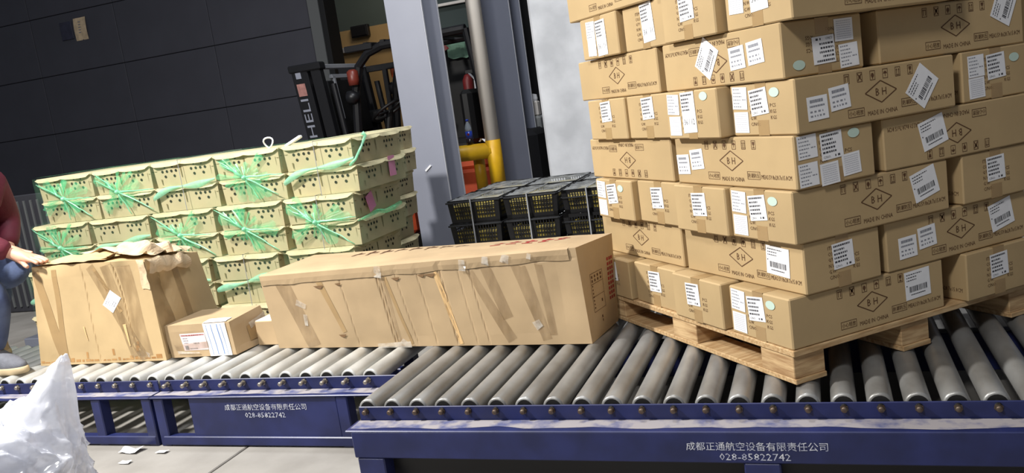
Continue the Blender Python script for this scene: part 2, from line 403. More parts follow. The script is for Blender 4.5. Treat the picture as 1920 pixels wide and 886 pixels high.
# right-hand bed
bolts = [-1.517+.0952*i for i in range(27)]
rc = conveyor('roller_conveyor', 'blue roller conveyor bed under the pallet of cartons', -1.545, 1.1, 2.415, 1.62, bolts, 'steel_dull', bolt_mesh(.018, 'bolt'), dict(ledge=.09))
b = MB(); b.box(-1.535, 1.1, -.09, -.082, .12, .2145, .004); b.box(-1.535, -1.527, -.082, 1.7, .12, .2145, .003); b.build('front_beam', 'blue_paint', rc)
f = plane((0, -.0912, 0), (1, 0, 0), (0, 0, 1))
b = MB(); b.text(f, '成都正通航空设备有限责任公司', -.236, .173, w=.385, h=.026); b.text(f, '028-85822742', -.24, .1415, w=.194, h=.021); b.build('painted_lettering', 'white_paint', rc)
for x in (-1.527, -.272, .98):
    b = MB(); b.box(x, x+.10, -.088, -.02, .03, .12, .004); b.box(x-.01, x+.11, -.10, .0, 0, .03, .004); b.build('leg', 'blue_paint', rc)
    b = MB(); b.box(x, x+.10, 1.56, 1.63, .0, .20, .004); b.build('leg', 'blue_paint', rc)
MB().box(-1.5, 1.1, -.03, -.02, .004, .125, .002).build('shade_plate', 'black_metal', rc)  # added black plate, standing for the shaded gap and dark beam underneath
MB().box(-1.5, 1.1, .80, .86, .06, .2, .004).build('cross_beam', 'blue_paint', rc)
# left-hand beds
bb = bolt_mesh(.034, 'bolt_bright')
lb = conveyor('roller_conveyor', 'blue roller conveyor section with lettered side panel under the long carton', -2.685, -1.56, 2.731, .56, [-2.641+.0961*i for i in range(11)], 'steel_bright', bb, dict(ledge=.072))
ba = bolt_mesh(.016, 'bolt_bright')
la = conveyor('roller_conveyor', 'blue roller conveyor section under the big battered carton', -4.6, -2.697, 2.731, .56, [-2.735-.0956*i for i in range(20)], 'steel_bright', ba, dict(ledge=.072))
b = MB(); b.box(-2.50, -1.80, -.062, -.056, .042, .209, .003); b.build('side_panel', 'blue_paint', lb)
f = plane((0, -.0632, 0), (1, 0, 0), (0, 0, 1))
b = MB(); b.text(f, '成都正通航空设备有限责任公司', -2.13, .168, w=.385, h=.026); b.text(f, '028-85822742', -2.135, .1345, w=.19, h=.021); b.build('painted_lettering', 'white_paint', lb)
for r, xx in ((lb, (-2.68, -1.80)), (la, (-2.745, -3.02, -3.75, -4.55))):
    for i, x in enumerate(xx):
        b = MB(); b.box(x, x+.05, -.066, -.01, .0, .209, .004); b.build('leg', 'blue_paint', r)
        b = MB(); b.box(x, x+.05, .50, .56, .0, .209, .004); b.build('leg', 'blue_paint', r)
for r, x0, x1 in ((lb, -2.66, -1.60), (la, -4.55, -2.70)):
    MB().box(x0, x1, -.070, -.03, .006, .045, .004).build('bottom_beam', 'blue_paint', r)
    MB().box(x0, x1, .51, .55, .006, .045, .004).build('bottom_beam', 'blue_paint', r)
    MB().box(x0, x1, .26, .30, .12, .2, .004).build('cross_beam', 'blue_paint', r)

# ------------------------------------------------------------------ pallet and its cartons
PO = Vector((-.1182, 2.4941, .2865)); PA = R(41.516)
def st(x, y, z): c, s = math.cos(PA), math.sin(PA); return Vector((PO.x+c*x-s*y, PO.y+s*x+c*y, PO.z+z))
pal = thing('wooden_pallet', 'pale plywood pallet on the rollers carrying the carton stack', 'pallet', PO, PA)
pal.location = PO+Vector((0, 0, .0005))
PW, PD = 1.0, 1.15
for y in (0.006, .5, .995):
    for x in (0, .415, .885):
        MB().box(x+.001, x+.115, y, y+.148, .016, .086, .002).build('block', 'wood_block', pal)
for x in (0, .415, .885):
    MB().box(x, x+.115, 0, PD, 0, .016, .002).build('skid_board', 'wood', pal)
MB().box(-.004, PW, -.004, PD, .086, .1045, .002).build('deck', 'wood', pal)

CL, CW, CH, PITCH = .596, .286, .1535, .1555
def carton_body():
    b = MB(); b.box(-CL/2, CL/2, -CW/2, CW/2, 0, CH, .004); return b.mesh('body', 'carton')
def carton_tape():
    b = MB(); e = .0006
    b.box(-CL/2-e, CL/2+e, -.024, .024, CH-.0005, CH+e)
    for s in (-1, 1):
        x = s*(CL/2+e/2)
        for z0, z1 in ((CH-.05, CH), (0, .045)): b.box(x-e/2, x+e/2, -.024, .024, z0, z1)
    return b.mesh('packing_tape', 'tape_brown')
def icon(b, f, u, v, k, s=.0135):
    b.frame(f, u-s*.72, u+s*.72, v-s, v+s, .0015)
    if k == 0: b.rect(f, u-s*.4, u-s*.25, v-s*.6, v+s*.5); b.rect(f, u+s*.25, u+s*.4, v-s*.6, v+s*.5); b.rect(f, u-s*.5, u+s*.5, v+s*.45, v+s*.62)
    if k == 1: b.line(f, (u-s*.5, v-s*.7), (u+s*.5, v+s*.7), s*.22); b.line(f, (u-s*.5, v+s*.7), (u+s*.5, v-s*.7), s*.22); b.rect(f, u-s*.3, u+s*.3, v-s*.2, v+s*.4)
    if k == 2: b.disc(f, u, v, s*.42, s*.5, 8); b.rect(f, u-s*.1, u+s*.1, v-s*.75, v-s*.4)
    if k == 3: b.map([(u-s*.55, v), (u+s*.55, v), (u+s*.3, v+s*.4), (u, v+s*.55), (u-s*.3, v+s*.4)], [(0, 1, 2, 3, 4)], f); b.rect(f, u-s*.07, u+s*.07, v-s*.6, v)
    if k == 4:
        for d in (-.3, .3): b.rect(f, u+s*(d-.07), u+s*(d+.07), v-s*.5, v+s*.3); b.map([(u+s*(d-.2), v+s*.3), (u+s*(d+.2), v+s*.3), (u+s*d, v+s*.7)], [(0, 1, 2)], f)
        b.rect(f, u-s*.5, u+s*.5, v-s*.75, v-s*.6)
    if k == 5: b.map([(u-s*.4, v+s*.65), (u-s*.3, v+s*.05), (u, v-s*.15), (u+s*.3, v+s*.05), (u+s*.4, v+s*.65)], [(0, 1, 2, 3, 4)], f); b.rect(f, u-s*.08, u+s*.08, v-s*.6, v-s*.1); b.rect(f, u-s*.35, u+s*.35, v-s*.72, v-s*.56)
def carton_print():
    b = MB(); e = .0007
    for s in (-1, 1):
        f = plane((0, s*(CW/2+e), CH/2), (-s, 0, 0), (0, 0, 1))
        for k in range(6): icon(b, f, -.115+.0475*k, .053, k)
        w, h = .059, .031
        for p, q in (((-w, 0), (0, h)), ((0, h), (w, 0)), ((w, 0), (0, -h)), ((0, -h), (-w, 0))): b.line(f, (p[0]+.008, p[1]+.004), (q[0]+.008, q[1]+.004), .003)
        b.text(f, 'B H', .008, .004, h=.021, w=.040)
        b.frame(f, -.118, -.058, -.057, -.033, .0015); b.text(f, '小心轻放', -.088, -.045, w=.052, h=.014)
        b.text(f, 'MADE IN CHINA', .010, -.053, w=.112, h=.013)
        b.frame(f, .082, .142, -.051, -.027, .0015); b.text(f, '防潮防压', .112, -.039, w=.052, h=.014)
        b.text(f, 'MEAS:59.8x28.7x15.8CM', .214, -.042, w=.132, h=.013)
        g = plane((s*(CL/2+e), 0, CH/2), (0, s, 0), (0, 0, 1))
        for k, (a, z) in enumerate((('ITEM:', ''), ('COLOR:', ''), ('QTY:', 'PCS'), ('N.W:', 'KGS'), ('G.W:', 'KGS'), ('C/NO.:', ''))):
            w = .007*len(a); b.text(g, a, -.055+w/2, .045-.0175*k, h=.0105, w=w)
            if z: b.text(g, z, .048, .045-.0175*k, h=.0105, w=.025)
        b.disc(g, .085, .0, .0085, .0085, 8) if False else None
    return b.mesh('printed_marks', 'ink_brown')
BODY, TAPE, PRINT = carton_body(), carton_tape(), carton_print()
def L_base(w, h, m='paper'):
    b = MB(); b.box(-w/2, w/2, -.0006, .0, -h/2, h/2); f = plane((0, -.0009, 0), (1, 0, 0), (0, 0, 1)); b.cur = 1; return b, f
def dashes(b, f, u0, u1, v, h, gap=.0022):
    u = u0
    while u < u1-.002:
        w = random.uniform(.003, .009); b.rect(f, u, min(u+w, u1), v-h/2, v+h/2); u += w+gap
LAB = {}
def label_mesh(kind, var=''):
    key = kind+var
    if key in LAB: return LAB[key]
    random.seed(hash(len(kind)*13+len(var)) & 255)
    if kind == 'doc':
        b, f = L_base(.068, .066)
        for k in range(6): dashes(b, f, -.029, random.uniform(-.002, .012), .026-.0102*k, .0034)
        dashes(b, f, .012, .03, -.004, .003); me = b.mesh('label', ['paper', 'ink_grey'])
    elif kind == 'blank':
        b, f = L_base(.066, .062)
        for k in range(9): dashes(b, f, -.026, .026, .024-.006*k, .0022, .001)
        me = b.mesh('label', ['paper', 'ink_faint'])
    elif kind == 'qty':
        b, f = L_base(.078, .076)
        dashes(b, f, -.034, .028, .030, .0055, .0015)
        for k in range(4): dashes(b, f, -.034, random.uniform(.0, .018), .018-.0115*k, .0055)
        b.text(f, 'C/NO.', -.02, -.030, h=.007); dashes(b, f, .008, .026, -.030, .006, .006)
        me = b.mesh('label', ['paper', 'ink_black'])
    elif kind == 'long':
        b, f = L_base(.076, .130)
        dashes(b, f, -.034, .028, .056, .0055, .0015)
        for k in range(4): dashes(b, f, -.034, random.uniform(.0, .018), .043-.0115*k, .0055)
        b.text(f, '36 / '+var, 0, -.03, h=.019, w=.058); me = b.mesh('label', ['paper', 'ink_black'])
    elif kind == 'ship':
        b, f = L_base(.102, .088)
        u = -.035
        while u < .034: w = random.choice((.0014, .0024, .004)); b.rect(f, u, u+w, -.022, -.004); u += w+random.choice((.0012, .002, .003))
        for k in range(3): dashes(b, f, -.044, random.uniform(-.005, .02), .034-.009*k, .003)
        dashes(b, f, -.03, .028, -.030, .003, .001); dashes(b, f, -.046, -.04, .0, .004); me = b.mesh('label', ['paper', 'ink_black'])
    elif kind == 'ca':
        b, f = L_base(.072, .066)
        dashes(b, f, -.026, .020, .020, .0085, .0008); dashes(b, f, -.028, .026, .006, .005, .001); dashes(b, f, -.028, .022, -.009, .005, .006); dashes(b, f, -.028, .022, -.021, .005, .005)
        me = b.mesh('label', ['paper', 'ink_grey'])
    elif kind == 'oval':
        b = MB(); n = 24; vs = []
        for y in (0, -.0007): vs += [(.021*math.cos(2*math.pi*k/n), y, .0135*math.sin(2*math.pi*k/n)) for k in range(n)]
        b.add(vs, [tuple(range(n, 2*n)), *[(k, (k+1) % n, n+(k+1) % n, n+k) for k in range(n)]]); me = b.mesh('label', ['oval'])
    LAB[key] = me; return me
for k in ('doc', 'blank', 'qty', 'ship', 'ca', 'oval'): label_mesh(k)
random.seed(11)
ORD = ['bottom', 'second', 'third', 'fourth', 'fifth', 'sixth', 'seventh', 'eighth']
def carton(label, x, y, k, rot, labels, flip=False, jit=True):
    """x, y: low corner of the footprint in the stack's frame; rot 0 long side along x, -90 along y"""
    dx, dy = (CL, CW) if rot == 0 else (CW, CL)
    c = st(x+dx/2, y+dy/2, .1055+k*PITCH)
    r = thing('carton', label, 'carton', c, PA+R(rot)+(random.uniform(-.008, .008) if jit else 0), 'shipping cartons on the pallet')
    fr = (0, math.pi, 0) if flip else (0, 0, 0); fz = CH if flip else 0
    link('body', BODY, r, (0, 0, fz), fr); link('packing_tape', TAPE, r, (0, 0, fz), fr); stuff(link('printed_marks', PRINT, r, (0, 0, fz), fr))
    for face, kind, u, v, a in labels:
        var = ''
        if ':' in kind: kind, var = kind.split(':')
        e = .0011+random.uniform(0, .0004)
        me = label_mesh(kind, var)
        if face == 'F': loc, rz = (u, -CW/2-e, CH/2+v), 0
        elif face == 'L': loc, rz = (-CL/2-e, -u, CH/2+v), R(-90)
        else: loc, rz = (CL/2+e, u, CH/2+v), R(90)
        o = link('label', me, r, loc); o.rotation_euler = (Matrix.Rotation(rz, 3, 'Z') @ Matrix.Rotation(R(a), 3, 'Y')).to_euler()
    return r
def endset(face, full=True, oval=True, shift=0):
    s = [(face, 'doc', -.098+shift, .036, 3), (face, 'blank', -.098+shift, -.036, 1), (face, 'qty', -.012+shift, .022, -6 if face == 'L' else -4)]
    if oval: s.append((face, 'oval', .058+shift, .046, 0))
    return s
Q = lambda face, u=0, v=.018, a=-3: [(face, 'qty', u, v, a)]
CA = lambda u0: [('F', 'ca', u0, -.012, -2), ('F', 'ca', u0+.08, .006, -5)]
nth = ['nearest the front corner', 'second from front corner', 'third from front corner', 'farthest from front corner']
# ends-out layers
oddspec = {
 0: dict(dx=(0, -.012, .006, -.01), x=0, ys=(0, .312, .605, .905), ends=(endset('L'), Q('L', -.02), Q('L', 0), endset('L', oval=False, shift=.02)), front=[('F', 'ship', .19, .022, -2)], rx=.672, rend=Q('R')),
 2: dict(dx=(0, -.016, .012, -.01), x=.022, ys=(-.022, .267, .557, .848), ends=(endset('L'), Q('L', 0), Q('L', -.01), endset('L')), front=[('F', 'ship', .2, .018, -14)], rx=.678, rend=Q('R')),
 4: dict(dx=(0, -.045, -.02, -.03), x=.045, ys=(-.045, .247, .548, .838), ends=(endset('L'), [('L', 'doc', -.098, .036, 3), ('L', 'blank', -.095, -.034, 1), ('L', 'long:12', -.012, .008, -2), ('L', 'oval', .075, .056, 0)], Q('L', 0, .03), Q('L', 0, .03)), front=CA(-.225)+[('F', 'ship', .165, .0, -52)], rx=.70, rend=[('R', 'doc', -.085, .03, -2), ('R', 'blank', -.085, -.036, -2), ('R', 'qty', .0, .022, -4), ('R', 'oval', .08, .04, 0)]),
 6: dict(dx=(0, -.03, .0, -.02), x=.035, ys=(-.075, .222, .525, .822), ends=([('L', 'blank', -.09, .0, 2), ('L', 'long:13', .01, .03, -3)], Q('L', 0, .02), [('L', 'long:11', .02, .01, -4)], [('L', 'doc', -.06, .03, 2), ('L', 'blank', -.06, -.035, 2), ('L', 'long:11', .02, -.005, -2)]), front=[('F', 'ship', .12, .05, -2)], rx=.70, rend=Q('R')),
}
for k, sp in oddspec.items():
    for i, y in enumerate(sp['ys']):
        carton(f'brown carton, end facing left, {nth[i]}, {ORD[k]} layer up from pallet', sp['x']+sp.get('dx', (0, 0, 0, 0))[i], y, k, 0, sp['ends'][i]+(sp['front'] if i == 0 else []))
    carton(f'brown carton showing its end at the right side, {ORD[k]} layer from the pallet', sp['rx'], -.02, k, -90, sp['rend'])
# long-side-out layers
evenspec = {
 1: dict(x=.052, ys=(-.012, .612), f0=[('F', 'ship', .185, .012, 3)], e0=Q('R', -.0), gx=.372, gl=CA(-.215)+[('F', 'ship', .185, .018, -12)], f1=[], flips=(0, 0, 0)),
 3: dict(x=.036, ys=(-.034, .600), f0=CA(-.255), e0=[('R', 'doc', -.098, .04, -2), ('R', 'doc', -.1, -.038, -2), ('R', 'qty', -.012, .032, -3), ('R', 'blank', -.025, -.046, -3), ('R', 'blank', .055, -.03, -4), ('R', 'oval', .07, .056, 0)], gx=.37, gl=[('F', 'ship', -.105, .012, -14)], f1=[], flips=(0, 1, 1)),
 5: dict(x=.034, ys=(-.022, .618), f0=[('F', 'ship', -.05, .012, -56), ('F', 'ca', .1, .0, -4), ('F', 'ca', .185, .008, -5)], e0=[('R', 'qty', .0, -.012, 178), ('R', 'blank', .075, .036, 0), ('R', 'doc', .088, -.036, -3), ('R', 'oval', -.09, -.045, 0)], gx=.385, gl=[('F', 'ship', .215, .045, -64)], f1=[('R', 'doc', -.08, .03, 0), ('R', 'blank', -.08, -.036, 0)], flips=(1, 0, 0)),
 7: dict(x=.01, ys=(-.04, .60), f0=[], e0=[], gx=.385, gl=[], f1=[], flips=(0, 0, 0)),
}
for k, sp in evenspec.items():
    fl_ = sp['flips']
    carton(f'brown carton, long side facing left, at the front corner, {ORD[k]} layer up from pallet', sp['x'], sp['ys'][0], k, -90, sp['f0']+sp['e0'], fl_[0])
    carton(f'brown carton, long side facing left, at the far left end, {ORD[k]} layer up from pallet', sp['x']+.005, sp['ys'][1], k, -90, sp['f1'], fl_[1])
    carton(f'brown carton with its long side on the right face, {ORD[k]} layer from the pallet', sp['gx'], sp['ys'][0]+.008, k, 0, sp['gl'], fl_[2])

# ------------------------------------------------------------------ cartons on the conveyor
ZT = .2872
def groove(cs, w=.006, d=.005):
    def g(u, v):
        h = 0
        for c, s, dd in cs: h -= dd*math.exp(-((u-c-s*(v-.5))/w)**2)
        return h
    return g
# long carton
LB = Soft([(-2.300, 3.055, ZT), (-.850, 2.962, ZT), (-.815, 3.262, ZT), (-2.275, 3.40, ZT), (-2.325, 3.04, .62), (-.868, 2.962, .655), (-.79, 3.222, .652), (-2.27, 3.40, .63)],
          {'front': lambda u, v: groove([(.285, -.02, .003), (.408, -.02, .005), (.418, -.02, .004), (.475, -.03, .0025), (.54, -.02, .0025), (.605, -.02, .005), (.612, -.02, .004), (.665, -.02, .002), (.70, -.025, .003)], .0022)(u, v)-.006*math.exp(-((v-.9)/.012)**2)-.012*math.exp(-(((u-.95)/.05)**2+((v-.55)/.3)**2)),
           'top': lambda u, v: .012*math.sin(v*3.1)+.006*noise.noise(Vector((u*7, v*4, 2)))}, .0028, 6)
t = thing('long_carton', 'long battered brown carton with clear tape lying across two conveyors', 'carton', (-1.56, 3.15, ZT)); lo = Vector((-1.56, 3.15, ZT))
def loc(mb): mb.v = [tuple(Vector(v)-lo) for v in mb.v]; return mb
loc(LB.mesh(MB(), (46, 1))).build('body', 'carton2', t)
for (a, c, w0, w1, mm) in (((.07, .97), (.135, .02), .075, .07, 'clear_tape'), ((.20, .95), (.255, .2), .03, .022, 'tape_brown'), ((.413, 1), (.43, .0), .04, .03, 'clear_tape'), ((.425, .9), (.47, .03), .018, .012, 'tape_brown'),
                     ((.68, .96), (.78, .05), .03, .045, 'clear_tape'), ((.735, .97), (.78, .3), .045, .045, 'clear_tape'), ((.83, .95), (.88, .05), .06, .04, 'clear_tape'), ((.89, .95), (.9, .1), .03, .03, 'clear_tape'), ((.585, .98), (.625, .02), .022, .018, 'carton_edge')):
    loc(LB.strip(MB(), 'front', a, c, w0, w1)).build('packing_tape', mm, t)
for (a, c, w) in (((.675, .86), (.68, .985), .03), ((.745, .90), (.75, 1), .03), ((.80, .91), (.81, 1), .035), ((.87, .93), (.875, .99), .018), ((.11, .62), (.14, .55), .03), ((.13, .45), (.125, .3), .02), ((.85, .20), (.87, .24), .035), ((.41, .86), (.417, 1), .035), ((.44, .03), (.45, .08), .03)):
    loc(LB.strip(MB(), 'front', a, c, w, w*.8, .010 if c[1] > .8 else .003, 5)).build('tape_scrap', 'clear_shine', t)  # shiny tape bits, their glints painted pale
b = MB(); n = 70; vs = []
for i in range(n+1):
    u = .004+.975*i/n; d = .135-.02*u+.012*noise.noise(Vector((u*14, 3, 3)))
    vs += [LB.p('top', u, .03, .004), LB.p('front', u, .995, .005), LB.p('front', u, 1-d*.5, .006), LB.p('front', u, 1-d, .003+.004*abs(noise.noise(Vector((u*30, 1, 1)))))]
b.add(vs, [(4*i+k, 4*i+k+1, 4*i+k+5, 4*i+k+4) for i in range(n) for k in range(3)][::1]); b.f = [q[::-1] for q in b.f]; loc(b).build('top_flap', 'carton2', t)
b = MB(); b.smooth = False
fn = LB.fn('front', .004)
for (u, v, s) in ((-.43, .105, .02), (-.33, .11, .012), (.07, .12, .014), (.11, .12, .02), (-.37, -.12, .016), (-.05, .115, .016)):
    b.map([(u-s*1.4, v+.004), (u+s*1.2, v+.006), (u+s*.4, v-s*.5), (u-.4*s, v-s*.3)], [(0, 1, 2, 3)], fn)
loc(b).build('torn_edge', 'tear_dark', t)
g = LB.fn('right'); b = MB()
b.frame(g, -.075, .03, -.085, .065, .0018); b.rect(g, -.075, .03, .022, .0238); b.rect(g, -.075, .03, -.028, -.0264)
for i in range(4):
    for j in range(2): b.rect(g, -.066+.025*i, -.055+.025*i, .030+.016*j, .040+.016*j)
for i in range(7): b.rect(g, -.066, -.058, .012-.014*i, .018-.014*i)
b.rect(g, .0, .01, -.06, -.048); b.rect(g, -.02, -.01, -.12, -.11); b.rect(g, -.018, -.012, -.135, -.125); loc(b).build('printed_table', 'ink_brown', t)
b = MB()
for i in range(9):
    for j in range(3): b.rect(g, .075+.018*j, .088+.018*j, .085-.02*i, .098-.02*i)
loc(b).build('printed_characters', 'ink_red', t)
g = LB.fn('top'); b = MB(); random.seed(3)
for i in range(8): b.text(g, random.choice('小心轻放防潮'), -.42+.08*i, .07, h=.05, w=.06) if False else b.rect(g, -.42+.075*i, -.37+.075*i, .06, .08); b.rect(g, -.41+.075*i, -.40+.075*i, .03, .1)
loc(b).build('printed_characters', 'ink_brown', t)
b = MB()
for i in range(5): b.rect(g, .30+.07*i, .35+.07*i, .02, .035); b.rect(g, .31+.07*i, .325+.07*i, -.01, .06); b.rect(g, .30+.07*i, .345+.07*i, -.01, -.002)
loc(b).build('printed_characters', 'ink_red', t)
# plastic scrap hanging beneath the long carton
tag(loc(LB.strip(MB(), 'front', (.36, .01), (.47, .03), .03, .03, .012, 8)).build('plastic_scrap', 'clear_shine', None, lo), 'crumpled clear plastic scrap at the foot of the long carton', 'plastic')

# big battered carton
BB = Soft([(-3.555, 2.915, ZT), (-2.822, 2.938, ZT), (-2.86, 3.40, ZT), (-3.56, 3.40, ZT), (-3.487, 2.93, .762), (-2.835, 2.945, .752), (-2.90, 3.36, .70), (-3.42, 3.42, .75)],
          {'front': lambda u, v: groove([(.47, -.06, .004), (.76, -.1, .005)], .004)(u, v)-.010*math.exp(-((u-.78)/.07)**2)*v,
           'right': lambda u, v: .012*math.sin(u*3)*math.sin(v*3)-.02*math.exp(-((u-.25)/.08)**2-((v-.7)/.2)**2),
           'top': lambda u, v: .03*math.sin(u*3.14)*math.sin(v*3.14)+.02*noise.noise(Vector((u*6, v*5, 5)))}, .005, 4)
lo = Vector((-3.2, 3.15, ZT))
t = thing('battered_carton', 'big battered brown carton with torn top the person leans on', 'carton', lo)
loc(BB.mesh(MB(), (46, 1))).build('body', 'carton_big', t)
for (a, c, w0, w1, mm) in (((.03, .95), (.22, .02), .045, .05, 'tape_brown'), ((.20, .96), (.22, .05), .03, .03, 'tape_brown'), ((.52, .97), (.85, .02), .05, .05, 'clear_tape'), ((.66, .97), (.78, .05), .07, .05, 'clear_tape'), ((.80, .95), (.86, .05), .09, .07, 'clear_tape'), ((.55, .95), (.72, .5), .02, .02, 'tape_brown')):
    loc(BB.strip(MB(), 'front', a, c, w0, w1)).build('packing_tape', mm, t)
for (a, c, w0) in (((.1, .9), (.15, .05), .1), ((.45, .92), (.5, .2), .05)): loc(BB.strip(MB(), 'right', a, c, w0)).build('packing_tape', 'clear_tape', t)
for (a, c, w0) in (((.73, .38), (.75, .16), .016), ((.40, .38), (.42, .24), .008)): loc(BB.strip(MB(), 'front', a, c, w0, w0*.4, .003, 5)).build('tear', 'carton_edge', t)
b = MB(); random.seed(5)                                       # crumpled torn flaps lying along the top edge
def crumple(b, fn, nu, nv, amp, fr, seed):
    vs = []
    for j in range(nv+1):
        for i in range(nu+1):
            p = Vector(fn(i/nu, j/nv)); q = p*fr+Vector((seed, 0, 0)); vs.append(p+Vector((noise.noise(q), noise.noise(q+Vector((9, 2, 4))), noise.noise(q+Vector((1, 8, 3)))*1.2))*amp)
    return b.add(vs, [(j*(nu+1)+i, j*(nu+1)+i+1, (j+1)*(nu+1)+i+1, (j+1)*(nu+1)+i) for j in range(nv) for i in range(nu)])
T = lambda u, v: BB.p('top', u, v)
crumple(b, lambda a, c: T(.62+.37*a, .05+.85*c)+Vector((0, 0, .018+.02*math.sin(a*3.1))), 22, 16, .028, 16, 2); loc(b).build('torn_flap', 'carton_torn', t); 
b = MB(); crumple(b, lambda a, c: T(.02+.62*a, .0+.3*c)+Vector((0, -.006+.0*c, .010)), 30, 8, .012, 14, 5); loc(b).build('torn_flap', 'carton_big', t)
b = MB(); crumple(b, lambda a, c: T(.15+.6*a, .35+.5*c)+Vector((0, 0, .014)), 24, 12, .014, 12, 8); loc(b).build('torn_flap', 'carton_torn', t)
b = MB(); crumple(b, lambda a, c: BB.p('right', .0+.75*a, .86+.14*c, .012+.012*math.sin(c*3)), 18, 7, .016, 18, 12); loc(b).build('torn_flap', 'carton_torn', t)
b = MB(); crumple(b, lambda a, c: BB.p('front', .93+.07*a, .72+.28*c, .006), 4, 12, .010, 22, 15); loc(b).build('torn_flap', 'carton_torn', t)
b = MB(); fn = BB.fn('front'); random.seed(9)
u = -.34
while u < .33:
    w = random.uniform(.01, .03); b.rect(fn, u, u+w, -.225, -.225+random.uniform(.006, .02)); u += w+random.uniform(.002, .012)
for (u, v) in ((-.08, -.19), (.07, -.18), (.20, -.17), (.21, -.15)): b.rect(fn, u, u+.012, v-.02, v+.01)
loc(b).build('water_stain', 'ink_rust', t)
o = MB(); f0 = BB.fn('front', .0022); dm = lambda a, c: f0(.108+(a*math.cos(R(52))-c*math.sin(R(52))), .052+(a*math.sin(R(52))+c*math.cos(R(52))))
o.rect(dm, -.042, .042, -.033, .033); f1 = BB.fn('front', .0030); dm1 = lambda a, c: f1(.108+(a*math.cos(R(52))-c*math.sin(R(52))), .052+(a*math.sin(R(52))+c*math.cos(R(52))))
o.cur = 1
for i in range(5): dashes(o, dm1, -.03+.004*i, .012, .022-.011*i, .004)
loc(o).build('label', ['paper', 'ink_grey'], t)
loc(MB().add([BB.p('front', .86, .1, .004), BB.p('front', .89, .08, .005), BB.p('front', .88, .03, .005)], [(0, 1, 2)])).build('tape_scrap', 'clear_shine', t)

# small taped carton
SB = Soft([(-2.815, 2.968, ZT), (-2.475, 2.985, ZT), (-2.455, 3.245, ZT), (-2.80, 3.24, ZT), (-2.835, 2.968, .437), (-2.482, 2.983, .438), (-2.505, 3.245, .441), (-2.83, 3.235, .438)], {}, .003, 8)
lo = Vector((-2.64, 3.1, ZT))
t = thing('parcel_carton', 'small brown carton with white courier bag strip and pink waybill', 'carton', lo)
loc(SB.mesh(MB(), (60, 0))).build('body', 'carton2', t)
b = MB(); fn = SB.fn('front', .0016); b.rect(fn, -.095, .035, -.045, .035); b.cur = 1; f1 = SB.fn('front', .0022)
dashes(b, f1, -.09, .03, .026, .005, .002); b.cur = 2
for k in range(3): dashes(b, f1, -.085, -.06, .012-.011*k, .004)
b.rect(f1, -.085, -.067, -.040, -.022); dashes(b, f1, -.035, .005, -.012, .006); dashes(b, f1, -.06, -.02, -.036, .004)
loc(b).build('waybill', ['paper_pink', 'ink_red', 'ink_grey'], t)
b = MB(); SB.strip(b, 'front', (.775, .0), (.775, 1), .115, .115, .003); SB.strip(b, 'top', (.78, 0), (.775, .22), .115, .11, .003, 5)
b.cur = 1
for uu, ww in ((.74, .003), (.83, .004), (.665, .002), (.885, .002)): SB.strip(b, 'front', (uu, .04), (uu-.012, .97), ww, ww, .0042)
loc(b).build('courier_bag_strip', ['paper', 'ink_blue'], t)
loc(SB.strip(MB(), 'front', (.1, .3), (.62, .36), .03, .03, .004)).build('packing_tape', 'clear_tape', t)
loc(SB.strip(MB(), 'front', (.12, .16), (.46, .13), .014, .006, .005)).build('tape_scrap', 'clear_shine', t)
loc(SB.strip(MB(), 'right', (.42, .42), (1, .42), .07, .07, .002)).build('packing_tape', 'tape_brown', t)
loc(SB.strip(MB(), 'right', (.5, .62), (1, .75), .03, .02, .004)).build('tape_scrap', 'clear_shine', t)
# little carton behind the parcel
t = thing('small_carton', 'little brown carton half hidden between the parcel and the long carton', 'carton', (-2.388, 3.19, ZT))
MB().box(-.06, .06, -.08, .08, 0, .112, .003).build('body', 'carton2', t); MB().box(-.058, .058, -.076, .076, .1122, .1135).build('label', 'paper', t)  # white sheet over the lid paints the bright top

